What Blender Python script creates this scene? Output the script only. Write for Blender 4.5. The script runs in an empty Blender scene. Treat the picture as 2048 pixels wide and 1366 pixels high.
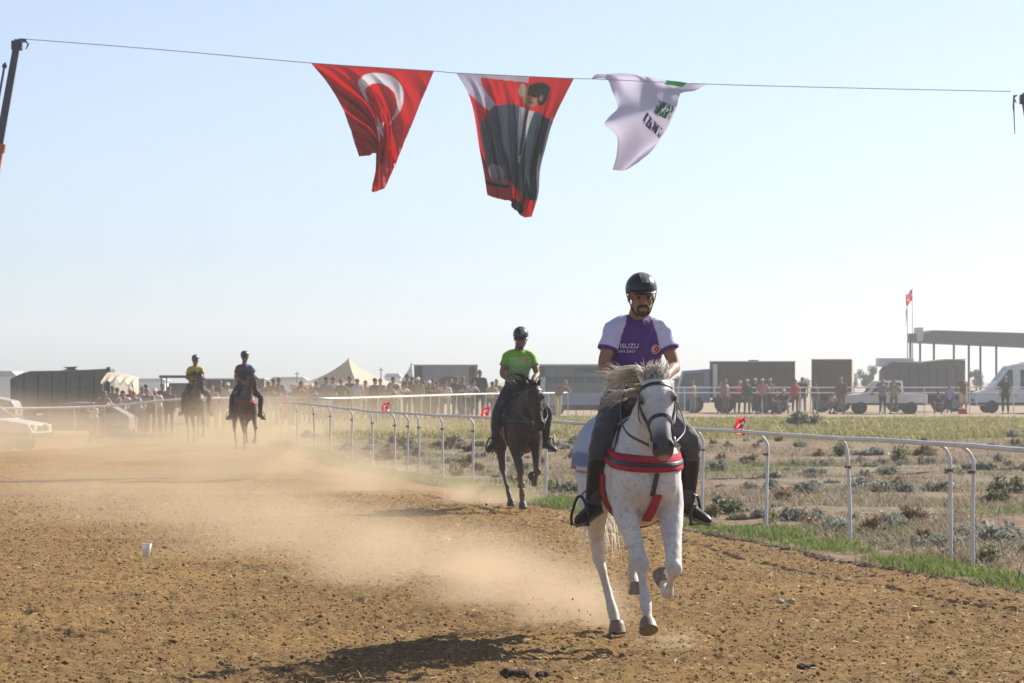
import bpy, bmesh, math, random
import numpy as np
from mathutils import Vector, Matrix, noise as mnoise
from mathutils.bvhtree import BVHTree

random.seed(7); RNG = np.random.default_rng(7)
S = bpy.context.scene
C = S.collection
rad = math.radians
V = Vector

# ------------------------------------------------------------------ camera
LENS = 110.0; FPX = LENS / 36.0 * 2048.0; CAMZ = 1.68; HZ = 763.0
cam_d = bpy.data.cameras.new('camera'); cam = bpy.data.objects.new('camera', cam_d); C.objects.link(cam)
cam_d.lens = LENS; cam_d.sensor_width = 36.0; cam_d.clip_end = 6000; cam_d.clip_start = 0.2
cam.location = (0, 0, CAMZ); cam.rotation_euler = (rad(90), 0, 0)
cam_d.shift_y = (HZ - 683.0) / 2048.0
cam_d.dof.use_dof = True; cam_d.dof.focus_distance = 20.2; cam_d.dof.aperture_fstop = 14.0
S.camera = cam

# ------------------------------------------------------------------ world, sun, exposure
SUN_DIR = V((2.55, 2.2, 2.2)).normalized()          # towards the sun: right and beyond the riders
SUN_EL = math.asin(SUN_DIR.z); SUN_AZ = math.atan2(SUN_DIR.x, SUN_DIR.y)
w = bpy.data.worlds.new('World'); S.world = w; w.use_nodes = True
nt = w.node_tree; nt.nodes.clear()
sky = nt.nodes.new('ShaderNodeTexSky'); sky.sky_type = 'NISHITA'; sky.sun_disc = False
sky.sun_elevation = SUN_EL; sky.sun_rotation = SUN_AZ
sky.altitude = 500.0; sky.air_density = 0.8; sky.dust_density = 1.0; sky.ozone_density = 2.5
bg = nt.nodes.new('ShaderNodeBackground'); bg.inputs[1].default_value = 0.071
wo = nt.nodes.new('ShaderNodeOutputWorld')
hs_ = nt.nodes.new('ShaderNodeHueSaturation'); hs_.inputs['Saturation'].default_value = 0.58
nt.links.new(sky.outputs[0], hs_.inputs['Color']); tn_ = nt.nodes.new('ShaderNodeMix'); tn_.data_type = 'RGBA'; tn_.blend_type = 'MULTIPLY'; tn_.inputs[0].default_value = 1.0; tn_.inputs[7].default_value = (0.93, 0.98, 1.085, 1)
nt.links.new(hs_.outputs[0], tn_.inputs[6]); nt.links.new(tn_.outputs[2], bg.inputs[0]); nt.links.new(bg.outputs[0], wo.inputs[0])
sd = bpy.data.lights.new('sun', 'SUN'); sd.energy = 4.6; sd.angle = rad(0.55); sd.color = (1.0, 0.93, 0.82)
sun = bpy.data.objects.new('sun', sd); C.objects.link(sun)
sun.rotation_euler = (-SUN_DIR).to_track_quat('-Z', 'Y').to_euler()
S.view_settings.view_transform = 'Standard'; S.view_settings.look = 'None'
S.view_settings.gamma = 1.0; S.view_settings.exposure = 0.92; S.view_settings.use_curve_mapping = False
S.render.engine = 'CYCLES'
cy = S.cycles
cy.use_denoising = True
try: cy.denoiser = 'OPENIMAGEDENOISE'
except Exception: pass
cy.max_bounces = 6; cy.diffuse_bounces = 3; cy.glossy_bounces = 2; cy.transmission_bounces = 4
cy.volume_bounces = 1; cy.transparent_max_bounces = 8
cy.volume_step_rate = 1.0; cy.volume_max_steps = 128
cy.caustics_reflective = False; cy.caustics_refractive = False

# ------------------------------------------------------------------ helpers
def G(px, py):                       # ground point seen at a pixel of the 2048x1366 photograph
    Y = FPX * CAMZ / (py - HZ)
    return V(((px - 1024) / FPX * Y, Y, 0))
def P(px, py, Y):
    return V(((px - 1024) / FPX * Y, Y, CAMZ + (HZ - py) / FPX * Y))
def X_at(px, Y): return (px - 1024) / FPX * Y

def obj(name, me, mat=None, parent=None, smooth=None):
    o = bpy.data.objects.new(name, me); C.objects.link(o)
    if mat is not None and len(me.materials) == 0: me.materials.append(mat)
    if parent is not None: o.parent = parent
    if smooth: shade(me)
    return o
def shade(me): me.polygons.foreach_set('use_smooth', [True] * len(me.polygons))
def empty(name, loc=(0, 0, 0), rz=0.0):
    o = bpy.data.objects.new(name, None); C.objects.link(o); o.location = loc; o.rotation_euler = (0, 0, rz)
    o.empty_display_size = 0.1
    return o
def tag(o, label=None, cat=None, group=None, kind=None):
    if label: o['label'] = label
    if cat: o['category'] = cat
    if group: o['group'] = group
    if kind: o['kind'] = kind
    return o
def mesh(name, bm):
    me = bpy.data.meshes.new(name); bm.normal_update(); bm.to_mesh(me); bm.free(); return me
def bobj(name, bm, mat, parent=None, smooth=False):
    return obj(name, mesh(name, bm), mat, parent, smooth)
def copy_tree(o, parent=None):
    c = o.copy(); C.objects.link(c); c.parent = parent
    for ch in list(o.children): copy_tree(ch, c)
    return c

def quadstrip(bm, rings, cap=True, closed=True):
    vs = [[bm.verts.new(p) for p in r] for r in rings]
    n = len(rings[0])
    for a, b in zip(vs[:-1], vs[1:]):
        for i in range(n if closed else n - 1):
            j = (i + 1) % n
            bm.faces.new((a[i], a[j], b[j], b[i]))
    if cap and closed:
        bm.faces.new(list(reversed(vs[0]))); bm.faces.new(vs[-1])
    return vs
def catmull(pts, sub):
    if sub <= 1: return [np.array(p, float) for p in pts]
    p = [np.array(q, float) for q in pts]; out = []
    p = [2 * p[0] - p[1]] + p + [2 * p[-1] - p[-2]]
    for i in range(1, len(p) - 2):
        for k in range(sub):
            t = k / sub; a, b, c, d = p[i - 1], p[i], p[i + 1], p[i + 2]
            out.append(0.5 * ((2 * b) + (c - a) * t + (2 * a - 5 * b + 4 * c - d) * t * t + (-a + 3 * b - 3 * c + d) * t ** 3))
    out.append(p[-2]); return out
def tube(bm, pts, radii, n=10, side=(0, 1, 0), sub=1, cap=True):
    """swept ellipse: radii entry r or (along side, across)"""
    rr = [(r, r) if not hasattr(r, '__len__') else tuple(r) for r in radii]
    full = catmull([list(p) + list(r) for p, r in zip(pts, rr)], sub)
    P3 = [V(q[:3]) for q in full]; R = [(max(q[3], 1e-4), max(q[4], 1e-4)) for q in full]
    rings = []; sref = V(side).normalized()
    for i, p in enumerate(P3):
        t = (P3[min(i + 1, len(P3) - 1)] - P3[max(i - 1, 0)])
        if t.length < 1e-9: t = V((0, 0, 1))
        t.normalize()
        s = sref - t * sref.dot(t)
        if s.length < 1e-3: s = t.orthogonal()
        s.normalize(); u = t.cross(s)
        rings.append([p + s * (math.cos(2 * math.pi * k / n) * R[i][0]) + u * (math.sin(2 * math.pi * k / n) * R[i][1]) for k in range(n)])
    quadstrip(bm, rings, cap)
def ball(bm, c, ax, ay=None, az=None, n=10):
    """ellipsoid with half-axis vectors (or radii along xyz)"""
    if ay is None: ax, ay, az = V((ax, 0, 0)), V((0, ax, 0)), V((0, 0, ax))
    elif not hasattr(ax, '__len__'): ax, ay, az = V((ax, 0, 0)), V((0, ay, 0)), V((0, 0, az))
    c = V(c); ax, ay, az = V(ax), V(ay), V(az)
    top = bm.verts.new(c + az); bot = bm.verts.new(c - az); rows = []
    m = max(4, n // 2 + 1)
    for i in range(1, m):
        th = math.pi * i / m
        rows.append([bm.verts.new(c + az * math.cos(th) + (ax * math.cos(2 * math.pi * k / n) + ay * math.sin(2 * math.pi * k / n)) * math.sin(th)) for k in range(n)])
    for k in range(n):
        j = (k + 1) % n
        bm.faces.new((top, rows[0][k], rows[0][j])); bm.faces.new((bot, rows[-1][j], rows[-1][k]))
        for a, b in zip(rows[:-1], rows[1:]): bm.faces.new((a[k], b[k], b[j], a[j]))
def box(bm, x0, x1, y0, y1, z0, z1, bev=0.0):
    v = [bm.verts.new(p) for p in ((x0, y0, z0), (x1, y0, z0), (x1, y1, z0), (x0, y1, z0), (x0, y0, z1), (x1, y0, z1), (x1, y1, z1), (x0, y1, z1))]
    fs = [bm.faces.new([v[i] for i in f]) for f in ((3, 2, 1, 0), (4, 5, 6, 7), (0, 1, 5, 4), (1, 2, 6, 5), (2, 3, 7, 6), (3, 0, 4, 7))]
    if bev > 0:
        es = list({e for f in fs for e in f.edges})
        bmesh.ops.bevel(bm, geom=es, offset=bev, segments=2, affect='EDGES', profile=0.5)
def prism(bm, outline, y0, y1, bev=0.0):
    """outline in (x,z), extruded along y"""
    a = [bm.verts.new((x, y0, z)) for x, z in outline]; b = [bm.verts.new((x, y1, z)) for x, z in outline]
    fs = [bm.faces.new(a), bm.faces.new(list(reversed(b)))]
    n = len(outline)
    for i in range(n):
        j = (i + 1) % n; fs.append(bm.faces.new((a[j], a[i], b[i], b[j])))
    bmesh.ops.recalc_face_normals(bm, faces=fs)
    if bev > 0:
        es = list({e for f in fs for e in f.edges})
        bmesh.ops.bevel(bm, geom=es, offset=bev, segments=2, affect='EDGES', profile=0.5)
def cyl(bm, p0, p1, r0, r1=None, n=10):
    tube(bm, [p0, p1], [r0, r0 if r1 is None else r1], n=n, side=(0.3, 0.2, 0.9))
def B(): return bmesh.new()

def remesh(bm, voxel, smooth=6, factor=0.5, name='m'):
    me0 = mesh(name + '_src', bm)
    o = bpy.data.objects.new('tmp', me0); C.objects.link(o)
    m = o.modifiers.new('r', 'REMESH'); m.mode = 'VOXEL'; m.voxel_size = voxel; m.use_smooth_shade = True
    if smooth:
        s = o.modifiers.new('s', 'SMOOTH'); s.factor = factor; s.iterations = smooth
    dg = bpy.context.evaluated_depsgraph_get()
    me = bpy.data.meshes.new_from_object(o.evaluated_get(dg), depsgraph=dg)
    bpy.data.objects.remove(o); bpy.data.meshes.remove(me0)
    me.name = name; shade(me); return me
def verts_np(me):
    a = np.empty(len(me.vertices) * 3, np.float32); me.vertices.foreach_get('co', a); return a.reshape(-1, 3)
def set_verts(me, a):
    me.vertices.foreach_set('co', np.ascontiguousarray(a, np.float32).ravel()); me.update()
def normals_np(me):
    a = np.empty(len(me.vertices) * 3, np.float32); me.vertex_normals.foreach_get('vector', a); return a.reshape(-1, 3)
def paint(me, col):
    at = me.color_attributes.new('Col', 'FLOAT_COLOR', 'POINT')
    c = np.ones((len(me.vertices), 4), np.float32); c[:, :3] = col
    at.data.foreach_set('color', c.ravel())
def bvh_of(me):
    b = B(); b.from_mesh(me); t = BVHTree.FromBMesh(b); b.free(); return t
def ribbon(bvh, rays, wvecs, off=0.008, thick=0.008, across=4, maxd=3.0):
    """strap laid on a surface: rays (origin, direction), width vectors"""
    bm = B(); rows = []
    for (o, d), wv in zip(rays, wvecs):
        row = []; d = V(d).normalized()
        for k in range(across + 1):
            oo = V(o) + V(wv) * (k / across - 0.5)
            h = bvh.ray_cast(oo, d, maxd)
            if h[0] is None: row = None; break
            row.append(h[0] - d * off)
        if row: rows.append(row)
    if len(rows) < 2: return bm
    # smooth rows lightly
    for _ in range(2):
        r2 = [list(r) for r in rows]
        for i in range(1, len(rows) - 1):
            for k in range(across + 1): r2[i][k] = (rows[i - 1][k] + rows[i][k] * 2 + rows[i + 1][k]) / 4
        rows = r2
    quadstrip(bm, rows, cap=False, closed=False)
    bmesh.ops.recalc_face_normals(bm, faces=bm.faces[:])
    bmesh.ops.solidify(bm, geom=bm.faces[:], thickness=-thick)
    return bm

# --- numpy noise
def _hash(ix, iy, seed):
    h = (ix.astype(np.int64) * 374761393 + iy.astype(np.int64) * 668265263 + seed * 982451653) & 0xFFFFFFFF
    h = ((h ^ (h >> 13)) * 1274126177) & 0xFFFFFFFF
    return ((h ^ (h >> 16)) & 0xFFFF) / 65535.0
def vnoise(x, y, seed=0):
    ix = np.floor(x); iy = np.floor(y); fx = x - ix; fy = y - iy
    u = fx * fx * (3 - 2 * fx); v = fy * fy * (3 - 2 * fy)
    a = _hash(ix, iy, seed); b = _hash(ix + 1, iy, seed); c = _hash(ix, iy + 1, seed); d = _hash(ix + 1, iy + 1, seed)
    return (a * (1 - u) + b * u) * (1 - v) + (c * (1 - u) + d * u) * v
def fbm(x, y, oct=4, seed=0):
    r = np.zeros_like(x); a = 0.5
    for i in range(oct):
        r += a * vnoise(x, y, seed + i); x = x * 2.03 + 11.3; y = y * 2.03 + 5.7; a *= 0.5
    return r
def sstep(a, b, x):
    t = np.clip((x - a) / (b - a), 0, 1); return t * t * (3 - 2 * t)
def grid_mesh(name, X, Y, Z):
    r, c = X.shape
    me = bpy.data.meshes.new(name)
    co = np.stack([X, Y, Z], -1).reshape(-1, 3).astype(np.float32)
    i = np.arange(r * c).reshape(r, c)
    q = np.stack([i[:-1, :-1], i[:-1, 1:], i[1:, 1:], i[1:, :-1]], -1).reshape(-1, 4)
    me.vertices.add(len(co)); me.vertices.foreach_set('co', co.ravel())
    me.loops.add(q.size); me.loops.foreach_set('vertex_index', q.ravel().astype(np.int32))
    me.polygons.add(len(q)); me.polygons.foreach_set('loop_start', np.arange(0, q.size, 4, dtype=np.int32))
    me.polygons.foreach_set('use_smooth', np.ones(len(q), bool))
    me.update(calc_edges=True); me.validate(); return me
def tri_mesh(name, co, tri):
    me = bpy.data.meshes.new(name); co = np.asarray(co, np.float32); tri = np.asarray(tri, np.int32)
    me.vertices.add(len(co)); me.vertices.foreach_set('co', co.ravel())
    k = tri.shape[1]
    me.loops.add(tri.size); me.loops.foreach_set('vertex_index', tri.ravel())
    me.polygons.add(len(tri)); me.polygons.foreach_set('loop_start', np.arange(0, tri.size, k, dtype=np.int32))
    me.update(calc_edges=True); me.validate(); return me

# ------------------------------------------------------------------ materials
_M = {}
def mat(name, col=(0.5, 0.5, 0.5), rough=0.6, metal=0.0, var=0.0, vscale=8.0, bump=0.0, bscale=40.0, attr=False,
        spec=0.5, sheen=0.0, trans=0.0, var2=0.0, v2scale=1.5, dirt=None, dirt_amt=0.0):
    if name in _M: return _M[name]
    m = bpy.data.materials.new(name); m.use_nodes = True; t = m.node_tree; b = t.nodes['Principled BSDF']
    b.inputs['Roughness'].default_value = rough; b.inputs['Metallic'].default_value = metal
    b.inputs['Specular IOR Level'].default_value = spec
    if sheen: b.inputs['Sheen Weight'].default_value = sheen
    L = t.links.new
    src = None
    if attr:
        a = t.nodes.new('ShaderNodeAttribute'); a.attribute_name = 'Col'; src = a.outputs['Color']
    tc = t.nodes.new('ShaderNodeTexCoord')
    def mix(fac, ca, cb, blend='MIX'):
        mx = t.nodes.new('ShaderNodeMix'); mx.data_type = 'RGBA'; mx.blend_type = blend
        for si, val in ((0, fac), (6, ca), (7, cb)):
            sock = mx.inputs[si]
            if hasattr(val, 'is_output'): L(val, sock)
            elif si == 0: sock.default_value = val
            else: sock.default_value = (*val, 1)
        return mx.outputs[2]
    if src is None:
        rg = t.nodes.new('ShaderNodeRGB'); rg.outputs[0].default_value = (*col, 1); src = rg.outputs[0]
    def nz(scale, detail=5):
        n = t.nodes.new('ShaderNodeTexNoise'); n.inputs['Scale'].default_value = scale; n.inputs['Detail'].default_value = detail
        L(tc.outputs['Object'], n.inputs['Vector']); return n.outputs[0]
    for amt, sc in ((var, vscale), (var2, v2scale)):
        if amt > 0:
            r = t.nodes.new('ShaderNodeMapRange'); L(nz(sc), r.inputs[0])
            r.inputs[1].default_value = 0.3; r.inputs[2].default_value = 0.7
            r.inputs[3].default_value = 1 - amt; r.inputs[4].default_value = 1 + amt
            cc = t.nodes.new('ShaderNodeCombineXYZ')
            for k in range(3): L(r.outputs[0], cc.inputs[k])
            src = mix(1.0, src, cc.outputs[0], 'MULTIPLY')
    if dirt is not None:
        r = t.nodes.new('ShaderNodeMapRange'); L(nz(3.0, 8), r.inputs[0]); r.inputs[1].default_value = 0.42; r.inputs[2].default_value = 0.7
        r.inputs[3].default_value = 0; r.inputs[4].default_value = dirt_amt
        src = mix(r.outputs[0], src, dirt)
    L(src, b.inputs['Base Color'])
    if bump > 0:
        bp = t.nodes.new('ShaderNodeBump'); bp.inputs['Strength'].default_value = min(1, bump); bp.inputs['Distance'].default_value = 0.02
        L(nz(bscale, 6), bp.inputs['Height']); L(bp.outputs[0], b.inputs['Normal'])
    if trans > 0:      # light passing through thin cloth and leaves
        tr = t.nodes.new('ShaderNodeBsdfTranslucent'); L(src, tr.inputs[0])
        mx = t.nodes.new('ShaderNodeMixShader'); mx.inputs[0].default_value = trans
        L(b.outputs[0], mx.inputs[1]); L(tr.outputs[0], mx.inputs[2])
        L(mx.outputs[0], t.nodes['Material Output'].inputs[0])
    _M[name] = m; return m
def glass(name='window_glass', col=(0.03, 0.035, 0.04)):
    return mat(name, col, rough=0.08, spec=0.8)
# ------------------------------------------------------------------ rail path (used by track, verge and fence)
RAIL_PX = [(2300, 914), (2048, 899), (1902, 891), (1700, 877), (1532, 866), (1400, 860), (1175, 849), (1050, 841), (945, 833),
           (840, 829), (740, 823), (660, 813), (600, 807), (540, 802), (490, 799)]
RAIL_H = 1.10
def rail_pt(px, py):
    s = (py - HZ) / (CAMZ - RAIL_H); Y = FPX / s
    return ((px - 1024) / s, Y)
RAIL = [rail_pt(*q) for q in RAIL_PX]
RAIL = [(7.6, 12.0), (6.6, 18.0)] + RAIL
_ry = np.array([p[1] for p in RAIL]); _rx = np.array([p[0] for p in RAIL])
_o = np.argsort(_ry); _ry = _ry[_o]; _rx = _rx[_o]
# soften the traced path: a smooth bend
_yy = np.linspace(_ry[0], _ry[-1], 200); _xx = np.interp(_yy, _ry, _rx)
for _ in range(60): _xx[1:-1] = (_xx[:-2] + 2 * _xx[1:-1] + _xx[2:]) / 4
def rail_x(Y): return np.interp(Y, _yy, _xx)
def edge_x(Y):                      # where loose dirt meets the grass verge
    Y = np.asarray(Y, float)
    e = rail_x(Y) - 0.62 + 0.16 * (fbm(Y * 0.9, Y * 0 + 3.1, 3, 21) - 0.45) * 2
    return e - 0.45 * np.clip((Y - 80) / 30, 0, 3)
def dip(X, Y): return -0.30 * sstep(-9.5, -14, X) * sstep(70, 95, Y)

# ------------------------------------------------------------------ ground sheet reaching the horizon
def ground_material():
    m = bpy.data.materials.new('dry_field'); m.use_nodes = True; t = m.node_tree; b = t.nodes['Principled BSDF']; L = t.links.new
    b.inputs['Roughness'].default_value = 0.95; b.inputs['Specular IOR Level'].default_value = 0.15
    g = t.nodes.new('ShaderNodeNewGeometry')
    def nz(sc, det=6, w=0.0):
        mp = t.nodes.new('ShaderNodeMapping'); L(g.outputs['Position'], mp.inputs[0]); mp.inputs['Location'].default_value = (w, w * 2, 0)
        n = t.nodes.new('ShaderNodeTexNoise'); n.inputs['Scale'].default_value = sc; n.inputs['Detail'].default_value = det
        L(mp.outputs[0], n.inputs['Vector']); return n.outputs[0]
    def ramp(f, a, b_):
        r = t.nodes.new('ShaderNodeMapRange'); L(f, r.inputs[0]); r.inputs[1].default_value = a; r.inputs[2].default_value = b_
        r.interpolation_type = 'SMOOTHSTEP'; return r.outputs[0]
    def mix(f, a, b_):
        mx = t.nodes.new('ShaderNodeMix'); mx.data_type = 'RGBA'; L(f, mx.inputs[0])
        for s, v in ((mx.inputs[6], a), (mx.inputs[7], b_)):
            if hasattr(v, 'is_output'): L(v, s)
            else: s.default_value = (*v, 1)
        return mx.outputs[2]
    soil = mix(ramp(nz(3.0), 0.35, 0.65), (0.155, 0.098, 0.062), (0.25, 0.17, 0.115))
    dry = mix(ramp(nz(1.3, 6, 5), 0.35, 0.65), (0.25, 0.21, 0.13), (0.19, 0.165, 0.115))
    green = mix(ramp(nz(2.0, 6, 9), 0.3, 0.7), (0.13, 0.17, 0.045), (0.22, 0.24, 0.07))
    c = mix(ramp(nz(0.32, 5, 2), 0.47, 0.62), soil, dry)
    c = mix(ramp(nz(0.22, 5, 17), 0.58, 0.72), c, green)
    # grass beyond the scrub, towards the crowd
    sx = t.nodes.new('ShaderNodeSeparateXYZ'); L(g.outputs['Position'], sx.inputs[0])
    far = t.nodes.new('ShaderNodeMapRange'); L(sx.outputs['Y'], far.inputs[0]); far.inputs[1].default_value = 84; far.inputs[2].default_value = 104
    far2 = t.nodes.new('ShaderNodeMapRange'); L(sx.outputs['Y'], far2.inputs[0]); far2.inputs[1].default_value = 141; far2.inputs[2].default_value = 150
    farg = mix(ramp(nz(0.25, 6, 30), 0.3, 0.7), (0.24, 0.225, 0.065), (0.32, 0.27, 0.12))
    c = mix(far.outputs[0], c, farg)
    c = mix(far2.outputs[0], c, (0.33, 0.25, 0.17))
    L(c, b.inputs['Base Color'])
    bp = t.nodes.new('ShaderNodeBump'); bp.inputs['Strength'].default_value = 0.9; bp.inputs['Distance'].default_value = 0.06
    L(nz(9.0, 8), bp.inputs['Height']); L(bp.outputs[0], b.inputs['Normal'])
    return m
M_FIELD = ground_material()
rows = np.concatenate([[-60, -10, 6], 12 * np.exp(np.arange(0, 640) * 0.0042), [260, 400, 700, 1500, 4500]])
cols = 320
tt = np.linspace(-1, 1, cols)
ext = np.where(rows < 12, 60.0, np.clip(rows * 0.24 + 4, 8, None)); ext[-5:] = [120, 300, 700, 1600, 5000]
Xg = tt[None, :] * ext[:, None]; Yg = np.repeat(rows[:, None], cols, 1)
bumpy = (fbm(Xg * 0.35, Yg * 0.35, 3, 3) - 0.45) * 0.16 + (fbm(Xg * 2.2, Yg * 2.2, 3, 8) - 0.45) * 0.10
near = sstep(8, 16, Yg) * (1 - sstep(150, 220, Yg))
Zg = bumpy * near * (.25 + .75 * sstep(-.2, 1.2, Xg - edge_x(Yg))) + dip(Xg, Yg)
Zg -= 0.22 * (1 - sstep(-0.16, -0.04, Xg - edge_x(Yg))) * (1 - sstep(112, 118, Yg)) * sstep(6, 12, Yg)
Zg = np.where(Yg > 118, np.minimum(Zg, 0.03), Zg)
ground = obj('ground', grid_mesh('ground', Xg, Yg, Zg), M_FIELD); tag(ground, kind='structure')
def ground_z(x, y):
    x = np.atleast_1d(np.asarray(x, float)); y = np.atleast_1d(np.asarray(y, float))
    z = (fbm(x * 0.35, y * 0.35, 3, 3) - 0.45) * 0.16 + (fbm(x * 2.2, y * 2.2, 3, 8) - 0.45) * 0.10
    z = z * sstep(8, 16, y) * (1 - sstep(150, 220, y)) * (.25 + .75 * sstep(-.2, 1.2, x - edge_x(y))) + dip(x, y)
    return np.where(y > 118, np.minimum(z, 0.03), z)

# ------------------------------------------------------------------ dirt race track: churned loose soil as real relief
def track_material():
    m = bpy.data.materials.new('track_dirt'); m.use_nodes = True; t = m.node_tree; b = t.nodes['Principled BSDF']; L = t.links.new
    b.inputs['Roughness'].default_value = 0.95; b.inputs['Specular IOR Level'].default_value = 0.12
    g = t.nodes.new('ShaderNodeNewGeometry')
    def nz(sc, det=6, rough=0.6):
        n = t.nodes.new('ShaderNodeTexNoise'); n.inputs['Scale'].default_value = sc; n.inputs['Detail'].default_value = det
        n.inputs['Roughness'].default_value = rough
        L(g.outputs['Position'], n.inputs['Vector']); return n.outputs[0]
    def ramp(f, a, b_):
        r = t.nodes.new('ShaderNodeMapRange'); L(f, r.inputs[0]); r.inputs[1].default_value = a; r.inputs[2].default_value = b_
        r.interpolation_type = 'SMOOTHSTEP'; return r.outputs[0]
    def mix(f, a, b_):
        mx = t.nodes.new('ShaderNodeMix'); mx.data_type = 'RGBA'; L(f, mx.inputs[0])
        for s, v in ((mx.inputs[6], a), (mx.inputs[7], b_)):
            if hasattr(v, 'is_output'): L(v, s)
            else: s.default_value = (*v, 1)
        return mx.outputs[2]
    c = mix(ramp(nz(30, 6, 0.7), 0.30, 0.70), (0.165, 0.094, 0.038), (0.39, 0.240, 0.098))
    c = mix(ramp(nz(0.45, 5), 0.42, 0.68), c, (0.36, 0.222, 0.080))
    c = mix(ramp(nz(1.1, 6), 0.60, 0.72), c, (0.30, 0.25, 0.10))
    L(c, b.inputs['Base Color'])
    bp = t.nodes.new('ShaderNodeBump'); bp.inputs['Strength'].default_value = 1.0; bp.inputs['Distance'].default_value = 0.03
    L(nz(60, 6, 0.75), bp.inputs['Height']); L(bp.outputs[0], b.inputs['Normal'])
    return m
M_TRACK = track_material()
rows = 13.5 * np.exp(np.arange(0, 980) * 0.0023); rows = rows[rows < 116]
cols = 620
tt = np.linspace(0, 1, cols)
left = -(rows * 0.235 + 3.0); right = edge_x(rows)
right = np.where(rows > 92, edge_x(np.full_like(rows, 92.0)) - (rows - 92) * 0.32, right)
left = np.minimum(left, right - 6)
Xt = left[:, None] + (right - left)[:, None] * tt[None, :]; Yt = np.repeat(rows[:, None], cols, 1)
jit = (RNG.random(Xt.shape) - 0.5) * 0.3
Xt[:, 1:-1] += jit[:, 1:-1] * ((right - left)[:, None] / cols)
z = (fbm(Xt * 0.5, Yt * 0.5, 3, 31) - 0.45) * 0.07
cl = fbm(Xt * 16.0, Yt * 10.0, 3, 41); z += (cl - 0.44) * 0.046
cl2 = vnoise(Xt * 38, Yt * 26, 51); z += (cl2 - .5) * 0.016
z += (RNG.random(Xt.shape) - 0.5) * 0.012
# hoof prints: scattered dents with a rim
for _ in range(900):
    hy = 14 + 50 * RNG.random() ** 1.5; hx = RNG.uniform(-0.235 * hy - 1, float(rail_x(hy)) - 0.9)
    r0 = int(np.searchsorted(rows, hy - 0.35)); r1 = int(np.searchsorted(rows, hy + 0.35))
    sl = slice(r0, r1)
    d = np.hypot(Xt[sl] - hx, (Yt[sl] - hy) * 0.8)
    z[sl] += -0.016 * np.exp(-(d / 0.09) ** 2) + 0.013 * np.exp(-((d - 0.16) / 0.05) ** 2)
Zt = 0.0 + z + dip(Xt, Yt) - 0.02
em = sstep(0, 0.07, right[:, None] - Xt); Zt = Zt * em - 0.10 * (1 - em)
track = obj('race_track', grid_mesh('race_track', Xt, Yt, Zt), M_TRACK); tag(track, kind='structure')

def rand_clods(name, n, xr, yr, size, m):
    co = []; tri = []; base = np.array([(1, 0, 0), (-1, 0, 0), (0, 1, 0), (0, -1, 0), (0, 0, 1), (0, 0, -1)], float)
    fc = np.array([(0, 2, 4), (2, 1, 4), (1, 3, 4), (3, 0, 4), (2, 0, 5), (1, 2, 5), (3, 1, 5), (0, 3, 5)])
    k = 0
    while k < n:
        y = yr[0] + (yr[1] - yr[0]) * RNG.random() ** 1.6; x = RNG.uniform(-0.2 * y - 0.5, min(float(rail_x(y)) - 0.75, 0.2 * y + 0.6))
        s = size * RNG.lognormal(0, 0.45)
        p = base * (s * RNG.uniform(0.5, 1.25, (6, 1))) * np.array([1.2, 1.0, 0.65]); a = RNG.uniform(0, 6.28)
        rot = np.array([[math.cos(a), -math.sin(a), 0], [math.sin(a), math.cos(a), 0], [0, 0, 1]])
        co.append(p @ rot.T + np.array([x, y, 0.022 + s * 0.3])); tri.append(fc + 6 * k); k += 1
    o = obj(name, tri_mesh(name, np.concatenate(co), np.concatenate(tri)), m); return o
clods = rand_clods('soil_clods', 26000, None, (15.5, 46), 0.0075, M_TRACK)
tag(clods, 'loose brown soil clods scattered over the race track', 'clods', kind='stuff')

# ------------------------------------------------------------------ grass and weeds
def blades(name, pts, hts, wid, lean, m, cols_=None):
    """curved three-sided grass blades: two quads tapering to a tip"""
    n = len(pts); a = RNG.uniform(0, 6.28, n); l = RNG.normal(0, lean, (n, 2)) * hts[:, None]
    dx = np.stack([np.cos(a), np.sin(a), np.zeros(n)], 1) * (wid * RNG.uniform(0.6, 1.4, n))[:, None]
    up = np.zeros((n, 3)); up[:, 2] = hts
    mid = pts + up * 0.55 + np.concatenate([l * 0.35, np.zeros((n, 1))], 1); tip = pts + up + np.concatenate([l, np.zeros((n, 1))], 1)
    co = np.stack([pts - dx, pts + dx, mid - dx * 0.7, mid + dx * 0.7, tip], 1).reshape(-1, 3)
    i = np.arange(n)[:, None] * 5
    tri = np.concatenate([i + np.array([[0, 1, 3]]), i + np.array([[0, 3, 2]]), i + np.array([[2, 3, 4]])])
    me = tri_mesh(name, co, tri)
    if cols_ is not None: paint(me, np.repeat(cols_, 5, 0))
    return obj(name, me, m)
M_BLADE = mat('grass_blade', attr=True, rough=0.6, trans=0.35, spec=0.25)
def ramp_cols(n, ca, cb, pw=1.0):
    t = RNG.random((n, 1)) ** pw
    return np.array(ca)[None] * (1 - t) + np.array(cb)[None] * t
# verge along the rail
n = 95000
yv = 17 + 70 * RNG.random(n) ** 1.35
off = RNG.normal(0.0, 0.17, n) - 0.30
xv = rail_x(yv) + off
dens = fbm(xv * 1.4, yv * 0.8, 3, 61)
keep = (dens + RNG.normal(0, 0.06, n) > 0.36) & (xv > edge_x(yv) - 0.08)
xv, yv = xv[keep], yv[keep]; dens = dens[keep]
ht = RNG.uniform(0.02, 0.11, len(xv)) * (0.25 + 1.3 * dens)
cv = ramp_cols(len(xv), (0.075, 0.15, 0.022), (0.22, 0.29, 0.06)); dry = RNG.random(len(xv)) < 0.2; cv[dry] = (0.36, 0.30, 0.15)
pv = np.stack([xv, yv, ground_z(xv, yv) - 0.01], 1)
tag(blades('verge_grass', pv, ht, 0.0050, 0.45, M_BLADE, cv), 'bright green grass strip along the foot of the white rail', 'grass', kind='stuff')
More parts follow.
